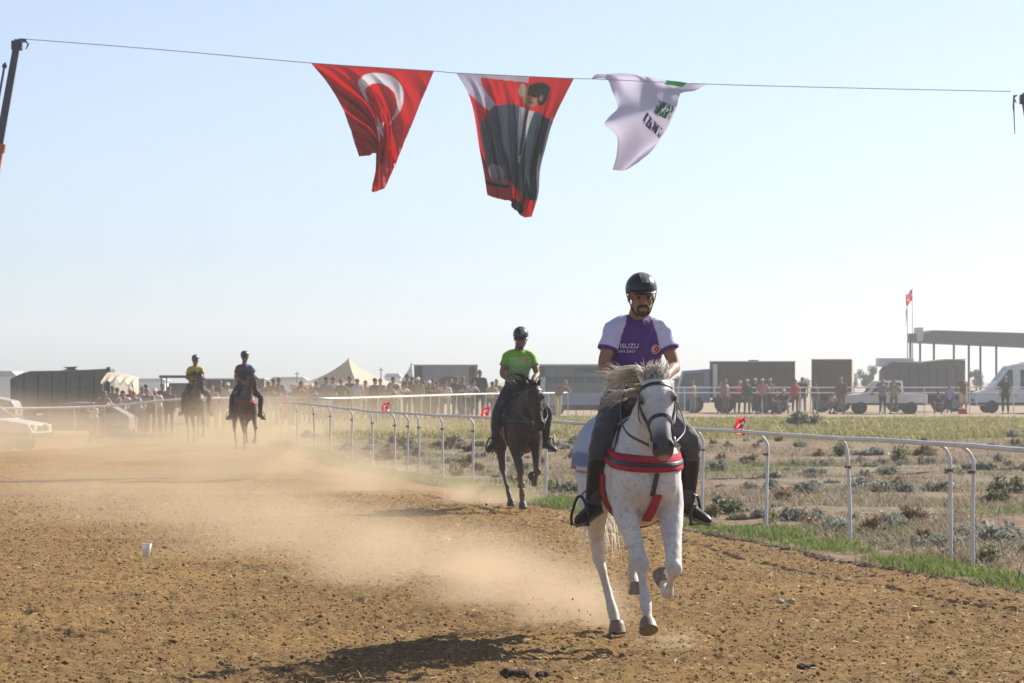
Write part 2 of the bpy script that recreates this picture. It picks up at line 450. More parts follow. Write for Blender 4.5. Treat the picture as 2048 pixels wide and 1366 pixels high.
# scattered infield grass: dry and green patches
n = 120000
yi = 22 + 72 * RNG.random(n) ** 1.25; xi = rail_x(yi) + 0.05 + RNG.random(n) * (0.21 * yi + 1 - rail_x(yi))
d1 = fbm(xi * 0.45, yi * 0.30, 4, 71); keep = d1 + RNG.normal(0, 0.06, n) > 0.445
xi, yi, d1 = xi[keep], yi[keep], d1[keep]
ci = ramp_cols(len(xi), (0.18, 0.15, 0.10), (0.36, 0.30, 0.20)); d2 = fbm(xi * 0.22, yi * 0.2, 3, 81)
gr = (d2 + RNG.normal(0, 0.06, len(xi))) > 0.535
ci[gr] = ramp_cols(int(gr.sum()), (0.10, 0.16, 0.04), (0.24, 0.27, 0.09))
hi = RNG.uniform(0.03, 0.13, len(xi)) * (0.5 + d1)
pi_ = np.stack([xi, yi, ground_z(xi, yi) - 0.01], 1)
tag(blades('infield_grass', pi_, hi, 0.007, 0.8, M_BLADE, ci), 'sparse dry and green grass across the infield', 'grass', kind='stuff')
n = 45000
yi = 92 + 50 * RNG.random(n); xi = RNG.uniform(-0.06, 0.2, n) * yi
pi_ = np.stack([xi, yi, ground_z(xi, yi) - 0.01], 1)
ci = ramp_cols(n, (0.18, 0.19, 0.055), (0.40, 0.33, 0.15))
tag(blades('far_grass', pi_, RNG.uniform(0.05, 0.2, n), 0.03, 0.5, M_BLADE, ci), 'yellow green grass band before the spectator fence', 'grass', kind='stuff')
# thin green seedlings on the track
n = 2600
yi = 15.5 + 26 * RNG.random(n); xi = RNG.uniform(-0.19, 0.1, n) * yi
k = fbm(xi * 0.8, yi * 0.6, 3, 91) > 0.50; xi, yi = xi[k], yi[k]
tag(blades('track_weeds', np.stack([xi, yi, np.full(len(xi), 0.01)], 1), RNG.uniform(0.02, 0.06, len(xi)), 0.004, 0.8, M_BLADE,
           ramp_cols(len(xi), (0.13, 0.17, 0.04), (0.34, 0.32, 0.12))), 'thin weeds and straw lying on the dirt track', 'weeds', kind='stuff')
# fine straw and root fibres lying in the loose soil
n = 20000
yi = 15.3 + 32 * RNG.random(n) ** 1.7; xi = -0.2 * yi - .5 + RNG.random(n) * (np.minimum(rail_x(yi) - .8, .2 * yi + .5) + 0.2 * yi + .5)
ang = RNG.normal(0, .9, n); ln_ = RNG.uniform(.008, .030, n); wd_ = RNG.uniform(.0012, .0028, n) * (1 + yi * .02)
ux = np.stack([np.cos(ang), np.sin(ang), RNG.normal(0, .25, n)], 1) * ln_[:, None]; uy = np.stack([-np.sin(ang), np.cos(ang), RNG.normal(.4, .3, n)], 1) * wd_[:, None]
p0 = np.stack([xi, yi, RNG.uniform(.012, .034, n)], 1)
co = np.stack([p0 - ux - uy, p0 + ux - uy, p0 + ux + uy, p0 - ux + uy], 1).reshape(-1, 3)
me = tri_mesh('straw_fibres', co, np.arange(n * 4).reshape(-1, 4)); paint(me, np.repeat(ramp_cols(n, (.28, .18, .08), (.56, .41, .20)), 4, 0))
tag(obj('straw_fibres', me, M_BLADE), 'fine straw fibres lying in the loose track soil', 'straw', kind='stuff')
# ------------------------------------------------------------------ low shrubs in the infield
def shrub_mesh(name, nb, w, h, ca, cb, upright=0.5, leaf=0.02, seed=0):
    r = np.random.default_rng(seed); co = []; tri = []; cols_ = []; k = 0
    lobes = [(r.uniform(-.6, .6) * w, r.uniform(-.6, .6) * w, r.uniform(.45, 1.0)) for _ in range(6)]
    for i in range(nb):
        lx, ly, ls = lobes[r.integers(6)]
        th = r.uniform(0, 6.28); ph = r.uniform(0.05, 1.0) ** (1.0 + upright)
        d = np.array([math.cos(th) * ph * w * .75, math.sin(th) * ph * w * .75, h * ls * math.sqrt(max(0.04, 1 - ph * ph * .85))]) * r.uniform(.55, 1.1)
        b0 = np.array([lx * .6, ly * .6, 0.0]); tip = b0 + d; midp = b0 + d * 0.55 + np.array([0, 0, h * .08])
        for q in range(3):       # twig with small leaves
            c = b0 + (tip - b0) * (0.45 + 0.55 * r.random()); a = r.normal(0, 1, 3); a /= np.linalg.norm(a); bvec = np.cross(a, r.normal(0, 1, 3)); bvec /= np.linalg.norm(bvec) + 1e-6
            s = leaf * r.uniform(.6, 1.5)
            co += [c - a * s * 1.6, c + bvec * s * .6, c + a * s * 1.6, c - bvec * s * .6]; tri += [(k, k + 1, k + 2), (k, k + 2, k + 3)]; k += 4
            t = r.random(); cols_ += [np.array(ca) * (1 - t) + np.array(cb) * t] * 4
        s = np.array([math.cos(th + 1.57), math.sin(th + 1.57), 0]) * 0.004
        co += [b0 - s, b0 + s, tip]; tri += [(k, k + 1, k + 2)]; k += 3; cols_ += [np.array((.20, .16, .11))] * 3
    me = tri_mesh(name, co, tri); paint(me, np.array(cols_)); me.materials.append(M_BLADE); return me
GREY = [shrub_mesh('grey_shrub', 230, .26, .20, (.20, .21, .17), (.43, .43, .37), .4, .016, s) for s in (1, 2, 3, 4)]
GREEN = [shrub_mesh('green_shrub', 220, .32, .24, (.12, .135, .07), (.24, .25, .15), .5, .022, s) for s in (5, 6)]
YEL = [shrub_mesh('weed_shrub', 200, .24, .32, (.19, .20, .09), (.36, .34, .18), 1.1, .018, s) for s in (8, 9)]
BRN = [shrub_mesh('brown_shrub', 170, .24, .22, (.17, .11, .06), (.33, .23, .14), .8, .016, s) for s in (10, 11)]
def put_shrub(me, x, y, sc, label, group=None):
    o = obj('shrub', me); o.location = (x, y, float(ground_z(x, y)[0]) - 0.02); o.scale = (sc * random.uniform(.9, 1.25), sc, sc * random.uniform(.8, 1.1))
    o.rotation_euler = (0, 0, random.uniform(0, 6.28)); tag(o, label, 'shrub', group); return o
SPEC = [(860, 770, 'G', 1.15, 'pale grey shrub mound right at the foot of the rail post with the yellow stain'),
        (1250, 765, 'G', 1.0, 'grey shrub between two rail posts, right of the yellow stained post'),
        (1550, 870, 'G', 1.0, 'dark grey shrub just left of the foot of the paired rail posts'),
        (1690, 790, 'G', 1.1, 'grey shrub seen between the two close rail posts'),
        (1335, 880, 'G', .8, 'small grey brown shrub near the verge, left of the paired posts'),
        (1900, 850, 'G', 1.5, 'broad pale grey shrub right of the paired rail posts'),
        (1500, 495, 'G', 1.5, 'dark bushy grey shrub left of the paired posts at mid field'),
        (1290, 505, 'G', 1.1, 'small grey shrub beside the green patch at mid field'),
        (700, 500, 'G', 1.4, 'dark grey shrub between the first and second rail posts'),
        (1000, 480, 'G', 1.3, 'dark grey shrub just right of the yellow stained rail post'),
        (890, 300, 'Y', 1.6, 'tall yellow green weed left of the yellow stained post'),
        (500, 570, 'B', 1.3, 'brown dry shrub right of the leftmost clear rail post'),
        (660, 105, 'D', 3.2, 'dark green bush in the far grass right of the small rail flag'),
        (1870, 580, 'D', 1.0, 'small green shrub right of the paired posts'),
        (170, 640, 'D', 1.1, 'dark green shrub right beside the front rider\'s stirrup'),
        (1250, 330, 'Y', 1.5, 'feathery yellow green weed clump at mid field'),
        (1400, 290, 'B', 1.7, 'tall brown dry weed clump at mid field left of the paired posts'),
        (1950, 520, 'D', 1.4, 'dark green shrub near the right edge of the picture')]
KINDS = {'G': GREY, 'D': GREEN, 'Y': YEL, 'B': BRN}
for i, (x, y, k, sc, lab) in enumerate(SPEC):
    g = G(1400 + x * .3164, 820 + y * .3164); put_shrub(KINDS[k][i % 2], g.x, g.y, sc, lab)
cnt = {'G': 0, 'D': 0, 'Y': 0, 'B': 0}
LABS = {'G': ('low grey green shrub in the dry infield beyond the white rail', 'low grey shrubs in the infield'),
        'D': ('small dark green shrub in the infield beyond the white rail', 'green shrubs in the infield'),
        'Y': ('thin yellow green weed clump in the infield', 'weed clumps in the infield'),
        'B': ('dry brown weed clump in the infield', 'dry weed clumps in the infield')}
tries = 0
while sum(cnt.values()) < 240 and tries < 6000:
    tries += 1
    y = 27 + 66 * random.random() ** .9; x = float(rail_x(y)) + 0.35 + random.random() * (0.2 * y - float(rail_x(y)))
    if x > 0.19 * y: continue
    if float(fbm(np.array([x * .35]), np.array([y * .25]), 3, 101)[0]) < .40: continue
    k = random.choices('GDYB', (7, .6, 1.1, 3))[0]
    put_shrub(random.choice(KINDS[k]), x, y, random.uniform(.4, 1.0) * (1 + y * .005) * (.7 if k in 'DY' else 1), LABS[k][0] + (', near the rail' if x - float(rail_x(y)) < 2.2 else ', in the near half' if y < 48 else ', in the middle distance' if y < 70 else ', towards the far grass'), LABS[k][1]); cnt[k] += 1
# bare twig at the verge
g = G(2036, 1168); b = B()
tube(b, [g, g + V((.01, 0, .09)), g + V((.03, .01, .16))], [.006, .005, .003], n=6); tube(b, [g + V((.01, 0, .09)), g + V((-.02, 0, .14))], [.004, .002], n=5)
tag(bobj('twig', b, mat('twig_bark', (.10, .07, .05), .9)), 'bare dark twig sticking up from the verge near the right edge', 'twig')

# ------------------------------------------------------------------ white running rail
M_WHITE = mat('white_rail_paint', (.70, .70, .71), .5, var=.08, vscale=6, dirt=(.40, .33, .26), dirt_amt=.45)
M_RUST = mat('rusty_clamp', (.16, .10, .07), .8, var=.2)
def rail_path(Y): return V((float(rail_x(Y)), float(Y), RAIL_H))
rail_root = empty('running_rail', (float(rail_x(30)), 30, 0))
tag(rail_root, 'white tubular running rail on bent posts along the dirt track', 'fence')
def local(root, p): return V(p) - V(root.location)
b = B(); ys = np.concatenate([np.arange(14, 60, 1.0), np.arange(60, _yy[-1], 2.0)])
pts = []
for y in ys:
    p = rail_path(y); p.z += .006 * math.sin(y * .9) + .004 * math.sin(y * 2.3); pts.append(local(rail_root, p))
tube(b, pts, [.022] * len(pts), n=10, side=(0, 0, 1))
bobj('rail', b, M_WHITE, rail_root, True)
POST_PX = [2230, 2085, 1947, 1903, 1700, 1532, 1405, 1290, 1183, 1092, 1010, 946, 886, 838, 815, 789, 745, 703, 661, 629, 594, 563, 540, 516]
def post_mesh(lean=0.0):
    b = B()
    # bent tube: rail end at origin height, leans over the track (towards -x)
    pts = [(0.10, 0, -.06), (0.10, 0, .45), (0.10 - lean, 0, .90), (0.09 - lean, 0, .985), (0.055, 0, 1.055), (0.0, 0, 1.088)]
    tube(b, pts, [.019, .019, .019, .018, .016, .013], n=8, side=(0, 1, 0), sub=3); return mesh('post', b)
pm = [post_mesh(0), post_mesh(.015), post_mesh(-.01)]
for me in pm: me.materials.append(M_WHITE); shade(me)
cb = B(); tube(cb, [(0, 0, -.014), (0, 0, .014)], [.027, .027], n=8); box(cb, -.045, -.02, -.012, .012, -.012, .012); clamp_me = mesh('clamp', cb); clamp_me.materials.append(M_RUST)
M_STAIN = mat('stained_post_paint', (.70, .62, .40), .5, dirt=(.55, .36, .10), dirt_amt=.9)
def solve_y(px):
    Y = np.linspace(_yy[0], _yy[-1], 4000); f = 1024 + FPX * (rail_x(Y) + .1) / Y - px
    i = np.where(np.sign(f[:-1]) != np.sign(f[1:]))[0]
    return float(Y[i[0]]) if len(i) else None
for i, px in enumerate(POST_PX):
    y = solve_y(px)
    if y is None: continue
    p = rail_path(y); o = obj('post', pm[i % 3], None, rail_root); o.location = local(rail_root, (p.x, p.y, 0))
    # posts bend towards the track, square to the rail
    t = rail_path(y + .5) - rail_path(y - .5); o.rotation_euler = (random.uniform(-.02, .02), random.uniform(-.012, .012), math.atan2(t.y, t.x) - math.pi / 2 + random.uniform(-.15, .15))
    c = obj('clamp', clamp_me, None, o); c.location = (.10, 0, .86 if px != 1700 else .80)
    if px == 1700: o['label'] = 'post with a yellow stain below its bend'

# ------------------------------------------------------------------ rail at the far side where the crowd stands
FAR_PX = [(-160, 811), (0, 807), (200, 803), (360, 802), (530, 799.5), (660, 797), (800, 793), (960, 788), (1100, 786), (1230, 783)]
FAR_H = 1.15
far_pts = []
for px, py in FAR_PX:
    s = (py - HZ) / (CAMZ - FAR_H); far_pts.append(V(((px - 1024) / s, FPX / s, FAR_H)))
# keep the left stretch behind the riders
for p in far_pts:
    if p.y < 96: k = (96 + (p.y - 77) * .25) / p.y; p.x *= k; p.y *= k
def zdip(p): return float(dip(np.array([p.x]), np.array([p.y]))[0])
far_pts = [V((p.x, p.y, FAR_H + (zdip(p) if p.x < -9 else 0))) for p in far_pts]
fc = [V(q) for q in catmull(far_pts, 8)]
fr = empty('spectator_rail', (fc[0].x, fc[0].y, 0)); tag(fr, 'long white single rail in front of the crowd on the far side', 'fence')
b = B(); tube(b, [local(fr, p) for p in fc], [.036] * len(fc), n=8, side=(0, 0, 1)); bobj('rail', b, M_WHITE, fr, True)
b = B(); tube(b, [(0, 0, -.1), (0, 0, FAR_H - .01)], [.022, .022], n=6); fpm = mesh('post', b); fpm.materials.append(M_WHITE)
acc = 0; prev = fc[0]
for p in fc[1:]:
    seg = (p - prev).length
    while acc + seg >= 2.6:
        t = (2.6 - acc) / seg; prev = prev.lerp(p, t); seg = (p - prev).length; acc = 0
        o = obj('post', fpm, None, fr); o.location = local(fr, (prev.x, prev.y, prev.z - FAR_H))
    acc += seg; prev = p
# two-bar fence continuing to the right
Yf = 160.0
f2 = empty('two_bar_fence', (X_at(1225, Yf), Yf, 0)); tag(f2, 'pale two-bar fence in front of the parked trucks and minibus', 'fence')
xa, xb = X_at(1225, Yf), X_at(2200, Yf)
for zz in (1.37, 1.10):
    b = B(); pts = [(x - xa, (x - xa) * .10, zz) for x in np.linspace(xa, xb, 12)]; tube(b, pts, [.03] * 12, n=8, side=(0, 0, 1)); bobj('rail', b, M_WHITE, f2, True)
b = B(); tube(b, [(0, 0, -.1), (0, 0, 1.37)], [.03, .03], n=6); fp2 = mesh('post', b); fp2.materials.append(M_WHITE)
for px in (1252, 1305, 1370, 1448, 1527, 1604, 1625, 1690, 1772, 1857, 1950, 2040, 2120):
    x = X_at(px, Yf) - xa; o = obj('post', fp2, None, f2); o.location = (x, x * .10, 0)

# ------------------------------------------------------------------ small paper flags on the rail
def paper_flag(px, py, Y, s, rz, label):
    p = P(px, py, Y); root = empty('paper_flag', p, rz)
    tag(root, label, 'flag', 'small paper flags fixed to the rails')
    n = 24; U, Vv = np.meshgrid(np.linspace(0, 1, n), np.linspace(0, 1, n))
    X = -U * s * .62 + .02 * np.sin(Vv * 7); Yy = .03 * np.sin(U * 7 + Vv * 3); Z = s * (1 - Vv) - .03 * np.sin(U * 3)
    me = grid_mesh('sheet', X, Yy, Z); u = U.ravel(); v = Vv.ravel()
    col = np.tile(np.array([.55, .02, .035]), (n * n, 1))
    ring = np.hypot(u - .5, (v - .42)) ; inn = np.hypot(u - .5, v - .49)
    col[(ring < .27) & (inn > .21)] = (.8, .8, .8); col[np.hypot(u - .5, v - .62) < .09] = (.8, .8, .8); col[(v > .80) & (v < .88)] = (.8, .8, .8)
    paint(me, col); obj('sheet', me, mat('printed_cloth', attr=True, rough=.45, trans=.58, spec=.4), root)
    b = B(); tube(b, [(0.005, 0, -.12), (0.005, 0, s + .02)], [.006, .006], n=6); bobj('stick', b, M_WHITE, root)
paper_flag(1491, 866, solve_y(1491) + .05, .19, .3, 'small red paper flag standing on the rail right of the front rider')
paper_flag(779, 824, solve_y(779) + .05, .21, .2, 'small red paper flag on the rail below the dark jacketed spectator')
paper_flag(979, 836, solve_y(979) + .05, .20, -.2, 'small red paper flag on the rail left of the green shirted rider')
# discarded white cup
g = G(292, 1118); root = empty('plastic_cup', (g.x, g.y, .02)); tag(root, 'white plastic cup lying discarded on the dirt track', 'cup')
b = B(); tube(b, [(0, 0, 0), (.006, 0, .06), (.012, 0, .125)], [.030, .036, .043], n=18); me = mesh('cup', b)
bb = B(); bb.from_mesh(me); topf = max(bb.faces, key=lambda f: f.calc_center_median().z); bmesh.ops.delete(bb, geom=[topf], context='FACES_ONLY')
bmesh.ops.solidify(bb, geom=bb.faces[:], thickness=.0015); bobj('body', bb, mat('cup_plastic', (.80, .80, .80), .4, trans=.25), root, True)
b = B(); ring = [(0.012 + math.cos(a) * .044, math.sin(a) * .044, .126) for a in np.linspace(0, 6.2832, 20)]; tube(b, ring, [.003] * 20, n=6, cap=False); bobj('rim', b, mat('cup_plastic'), root, True)
# dark lump near the bottom edge, stones
def lump(px, py, s, m, label, cat, name, seed):
    g = G(px, py); b = B(); r = random.Random(seed)
    for k in range(4): ball(b, (r.uniform(-1, 1) * s, r.uniform(-.6, .6) * s, s * .25), s * r.uniform(.4, .7), s * r.uniform(.4, .6), s * r.uniform(.3, .5), n=8)
    me = remesh(b, s * .12, 2, name=name); a = verts_np(me); nn = normals_np(me)
    a += nn * np.array([mnoise.noise(V(p) * (3 / s)) * s * .15 for p in a])[:, None]; set_verts(me, a)
    o = obj(name, me, m); o.location = (g.x, g.y, 0.02); tag(o, label, cat)
M_DUNG = mat('dark_dung', (.045, .03, .02), .95, bump=.6, bscale=60); M_STONE = mat('pale_stone', (.36, .29, .22), .9, var=.15)
lump(1030, 1360, .07, M_DUNG, 'dark lump of dung on the dirt at the bottom edge', 'dung', 'dung_lump', 1)
lump(1075, 1360, .045, M_DUNG, 'smaller dark dung lump right of the other at the bottom edge', 'dung', 'dung_lump', 2)
lump(1570, 1211, .05, M_STONE, 'flat pale stone on the track right of the white horse', 'stone', 'stone', 3)
lump(1610, 1345, .05, M_DUNG, 'dark curved clod on the track near the bottom right', 'clod', 'clod', 4)
lump(326, 1100, .03, M_DUNG, 'small dark clod right of the white cup', 'clod', 'clod', 5)
# ------------------------------------------------------------------ flag rope between two crane booms
YF = 60.0
M_CLOTH = mat('printed_cloth', attr=True, rough=.45, trans=.58, spec=.4)
M_ROPE = mat('rope_grey', (.30, .31, .33), .8)
ropepx = [(36, 77), (330, 100), (622, 126), (868, 142), (913, 146), (1148, 157), (1190, 158), (1410, 168), (1700, 176), (2022, 183)]
rp = [P(x, y, YF) for x, y in ropepx]; b = B(); c = catmull(rp, 4)
root_p = V(rp[0]); tube(b, [V(q) - root_p for q in c], [.0075] * len(c), n=6)
o = bobj('flag_rope', b, M_ROPE); o.location = root_p; tag(o, 'thin grey rope strung across the sky carrying three large flags', 'rope')

def poly_at(pts, t):
    """position along polyline px points by normalized parameter (smooth)"""
    q = np.array(catmull([list(p) for p in pts], 12)); d = np.r_[0, np.cumsum(np.hypot(*np.diff(q, axis=0).T))]; d /= d[-1]
    return np.stack([np.interp(t, d, q[:, 0]), np.interp(t, d, q[:, 1])], -1)
def cloth_flag(name, T, L, R, Bt, depth, color, label, nu=150, nv=170, Yb=YF):
    u = np.linspace(0, 1, nu); v = np.linspace(0, 1, nv); U, Vv = np.meshgrid(u, v)
    t, bt, l, r = poly_at(T, u), poly_at(Bt, u), poly_at(L, v), poly_at(R, v)
    S_ = (1 - Vv)[..., None] * t[None] + Vv[..., None] * bt[None] + (1 - U)[..., None] * l[:, None] + U[..., None] * r[:, None] \
        - ((1 - U) * (1 - Vv))[..., None] * t[0] - (U * (1 - Vv))[..., None] * t[-1] - ((1 - U) * Vv)[..., None] * bt[0] - (U * Vv)[..., None] * bt[-1]
    Yd = Yb + depth(U, Vv)
    X = (S_[..., 0] - 1024) / FPX * Yb; Z = CAMZ + (HZ - S_[..., 1]) / FPX * Yb
    me = grid_mesh(name, X - X[0, 0], Yd - Yb, Z - Z[0, 0])
    paint(me, color(U.ravel(), Vv.ravel()))
    o = obj(name, me, M_CLOTH); o.location = (X[0, 0], Yb, Z[0, 0])
    s = o.modifiers.new('thickness', 'SOLIDIFY'); s.thickness = .006; s.offset = 0
    tag(o, label, 'flag', 'large flags hanging from the rope'); return o
RED = np.array((.70, .115, .110)); WHT = np.array((.78, .78, .80))
def cr_star(x, y, cx, cy, sc, col, red=None):
    """crescent opening towards +y (down the flag) and a star, in hoist units"""
    o = np.hypot(x - cx, y - cy) < .25 * sc; i = np.hypot(x - cx, y - cy - .0625 * sc) < .2 * sc
    m = o & ~i
    a = np.arctan2(x - cx, y - (cy + .30 * sc)); rr = np.hypot(x - cx, y - (cy + .30 * sc))
    k = (a + math.pi / 5) % (2 * math.pi / 5) - math.pi / 5
    th = np.abs(k); R0 = .125 * sc; r0 = R0 * .382; p5 = math.pi / 5
    m |= rr < R0 * r0 * math.sin(p5) / (R0 * np.sin(th) + r0 * np.sin(p5 - th))
    col[m] = WHT
def col1(u, v):
    c = np.tile(RED, (len(u), 1)); cr_star(u, v * 1.12, .56, .33, 1.08, c); return c
def dep1(U, Vv):
    q = U * 1.0 - Vv * .75       # folds run down and to the right
    env = np.clip(Vv * 2.2, 0, 1) * (1 - .35 * U)
    rg = lambda x: 1 - 2 * np.abs(np.sin(x))
    d = env * (.20 * rg(q * 9 + .8 * np.sin(Vv * 5)) + .13 * rg(q * 19 + 1.2 * np.sin(Vv * 3.1 + U * 4)) + .05 * np.sin(q * 71 + 4 * np.sin(Vv * 3)) * np.clip(Vv * 1.5, 0, 1))
    d += .35 * np.sin(U * math.pi) * Vv * (1 - .3 * Vv) - .3 * Vv * Vv
    d += .10 * np.sin(U * 14 + 6 * Vv) * Vv ** 3
    return d
cloth_flag('crescent_flag', [(622, 126), (700, 131), (790, 137), (868, 142)], [(622, 126), (655, 166), (684, 214), (703, 262), (711, 290), (722, 318)],
           [(868, 142), (842, 205), (815, 272), (792, 330), (770, 380)], [(722, 318), (738, 310), (753, 309), (761, 320), (753, 340), (749, 362), (745, 384), (758, 383), (770, 380)],
           dep1, col1, 'red flag with white crescent and star hanging creased from the rope')
def col2(u, v):
    c = np.tile(RED, (len(u), 1))
    # part of a white crescent at the upper left
    o = np.hypot((u + .06) / .50, (v - .10) / .36) < 1; i = np.hypot((u - .33) / .42, (v - .12) / .20) < 1
    c[(u < .40) & (np.hypot((u - .40) / .44, (v - .05) / .30) < 1) & ~(np.hypot((u - .58) / .40, (v - .10) / .22) < 1)] = (.62, .60, .68)
    c[(u > .2) & (u < .62) & (v < .03 + .06 * (u - .2))] = (.62, .56, .62)
    # standing figure in a dark suit seen in half profile
    suit = np.array((.20, .235, .275)); lo = .30 - .24 * np.clip((v - .22) / .22, 0, 1); hi = .64 + .36 * np.clip((v - .22) / .12, 0, 1)
    body = (v > .24 + .10 * np.abs(u - .48)) & (u > lo) & (u < hi + .02) & (v < .84 + .08 * (u - .4))
    c[body] = suit
    lap = body & (u > .52) & (u < .78) & (v < .66) & (np.abs(u - (.66 - .02 * v)) < .095 * (1 - (v - .25) / .5)); c[lap] = (.66, .65, .68)
    tie = body & (np.abs(u - (.665 - .02 * v)) < .018) & (v < .6); c[tie] = (.16, .13, .12)
    c[body & (u > .86)] = (.09, .10, .12)
    face = np.hypot((u - .68) / .105, (v - .155) / .085) < 1; c[face] = (.52, .38, .29)
    c[np.hypot((u - .73) / .105, (v - .105) / .060) < 1] = (.11, .105, .10); c[(np.hypot((u - .79) / .05, (v - .16) / .06) < 1)] = (.12, .11, .10)
    c[np.hypot((u - .57) / .035, (v - .12) / .055) < 1] = (.60, .52, .46)
    for ex in (.645, .705): c[np.hypot((u - ex) / .018, (v - .148) / .008) < 1] = (.10, .07, .06); c[(np.abs(u - ex) < .024) & (np.abs(v - .131) < .006)] = (.16, .12, .09)
    c[np.hypot((u - .668) / .012, (v - .172) / .022) < 1] = (.42, .29, .22); c[(np.abs(u - .675) < .030) & (np.abs(v - .203) < .006)] = (.34, .17, .14)
    c[np.hypot((u - .775) / .022, (v - .165) / .025) < 1] = (.46, .33, .26)
    c[(np.hypot((u - .20) / .13, (v - .80) / .07) < 1)] = (.52, .50, .56); c[(np.hypot((u - .26) / .10, (v - .87) / .045) < 1)] = (.46, .40, .42)
    c[(v > .885) & (v < .91) & (u < .4)] = (.07, .06, .06); c[(v > .93) & (np.hypot((u - .65) / .18, (v - .96) / .05) < 1)] = (.08, .05, .05)
    return c
def dep2(U, Vv):
    q = U - .12 * Vv
    env = np.clip(Vv * 1.6, 0, 1)
    rg = lambda x: 1 - 2 * np.abs(np.sin(x))
    d = env * (.18 * rg(q * 8.5 + .9 * np.sin(Vv * 4)) + .12 * rg(q * 20 + 1.3 * np.sin(Vv * 2.3 + U * 5)) + .035 * np.sin(q * 83 - Vv * 5))
    return d + .30 * np.sin(U * math.pi) * Vv - .25 * Vv ** 2 + .12 * np.sin(U * 12 + Vv * 9) * Vv ** 4
cloth_flag('portrait_flag', [(913, 146), (990, 150), (1070, 153), (1148, 157)], [(913, 146), (936, 185), (949, 230), (958, 290), (968, 345), (975, 393)],
           [(1148, 157), (1128, 195), (1105, 245), (1091, 295), (1080, 340), (1076, 390), (1063, 434)], [(975, 393), (1000, 399), (1022, 403), (1023, 412), (1034, 424), (1044, 434), (1063, 434)],
           dep2, col2, 'red flag printed with a man in a dark suit, hanging in the middle')
def col3(u, v):
    c = np.tile(np.array((.76, .74, .83)), (len(u), 1)); n = vnoise(u * 78, v * 30, 5)
    g = (np.abs(v - .40 - .25 * (u - .7)) < .065) & (u > .66) & (u < .96) & (n > .44); c[g] = (.02, .20, .09)
    p = (np.abs(v - .53 - .35 * (u - .6)) < .045) & (u > .56) & (u < .96) & (n > .48); c[p] = (.10, .06, .26)
    c[(v < .09) & (u > .66) & (u < .84)] = (.10, .38, .16)
    return c
def dep3(U, Vv):
    d = .42 * np.sin(Vv * 7.0 + U * 2.2) * np.clip(Vv * 2.5, 0, 1) + .14 * np.sin(U * 15 - Vv * 5) * np.clip(1 - 2.2 * Vv, 0, 1) + .07 * np.sin(U * 6 + Vv * 5)
    return d - .35 * Vv * U
cloth_flag('white_flag', [(1184, 157), (1192, 148), (1206, 147), (1250, 148), (1300, 153), (1345, 164), (1412, 168)],
           [(1184, 157), (1213, 157), (1224, 176), (1236, 214), (1214, 240), (1210, 254), (1232, 276), (1233, 310), (1226, 338)],
           [(1412, 168), (1390, 180), (1362, 188), (1352, 214), (1338, 248), (1322, 276), (1300, 305), (1279, 324)], [(1226, 338), (1250, 338), (1266, 331), (1279, 324)],
           dep3, col3, 'white flag with green and purple lettering twisted by the wind', nu=120, nv=170)

# ------------------------------------------------------------------ crane booms holding the rope
M_BOOM = mat('dark_boom_steel', (.055, .06, .09), .5, metal=.3, var=.15); M_ORANGE = mat('orange_boom_paint', (.42, .11, .03), .5, var=.15)
M_BLUE = mat('blue_ram_paint', (.05, .06, .30), .4)
def boom(tip, foot, label, sx):
    root = empty('crane_boom', (foot.x, foot.y, 0)); tag(root, label, 'crane')
    f = V((0, 0, foot.z)); t = tip - V((foot.x, foot.y, 0)); d = (t - f)
    def at(k): return f + d * k
    b = B(); tube(b, [at(.66), at(.985)], [(.10, .12), (.085, .10)], n=4, side=(1, 1, 0)); bobj('inner_section', b, M_BOOM, root)
    b = B(); tube(b, [at(0), at(.70)], [(.20, .22), (.13, .15)], n=4, side=(1, 1, 0)); tube(b, [at(.69), at(.712)], [(.17, .19), (.17, .19)], n=4, side=(1, 1, 0)); bobj('outer_section', b, M_ORANGE, root)
    b = B(); o_ = V((-.16 * sx, 0, .03)); tube(b, [at(.45) + o_, at(.93) + o_], [.03, .022], n=8); bobj('ram', b, M_BLUE, root)
    b = B(); h = at(.985); box(b, h.x - .10, h.x + .10, -.09, .09, h.z - .12, h.z + .06, .015); box(b, h.x - .05, h.x + .18, -.03, .03, h.z + .03, h.z + .09); tube(b, [h + V((.16 * sx, 0, .05)), h + V((.22 * sx, 0, .0)), h + V((.17 * sx, 0, -.10))], [.02, .02, .01], n=6)
    ball(b, at(.92) + o_, .05, .05, .05, n=8); bobj('boom_head', b, M_BOOM, root)
    b = B(); box(b, -.45, .45, -.45, .45, 0, .9, .04); cyl(b, (0, 0, .9), (0, 0, f.z), .28, n=14); bobj('turret', b, M_ORANGE, root)
    for sy in (-1, 1):
        y0_, y1_ = (.45, 1.1) if sy > 0 else (-1.1, -.45)
        b = B(); box(b, -.08, .08, y0_, y1_, .35, .55); box(b, -.06, .06, sy * 1.06 - .04, sy * 1.06 + .04, 0, .5); box(b, -.14, .14, sy * 1.06 - .14, sy * 1.06 + .14, -.03, .05); bobj('outrigger', b, M_BOOM, root)
tipL = P(36, 77, YF); boom(tipL, V((tipL.x - 1.25, YF, 1.25)), 'slanting crane boom with dark tip and orange base at the left edge', 1)
tipR = P(2036, 186, YF); boom(V((tipR.x + .12, YF, tipR.z)), V((tipR.x + 1.2, YF, 1.2)), 'dark crane boom tip at the right edge holding the rope end', -1)
b = B(); q = P(2028, 190, YF); tube(b, [(0, 0, 0), (-.01, 0, -.22), (.0, 0, -.36), (.015, 0, -.75)], [.014, .02, .012, .008], n=6)
o = bobj('loose_strap', b, M_BOOM); o.location = q; tag(o, 'loose dark strap dangling below the rope end at the right edge', 'strap')
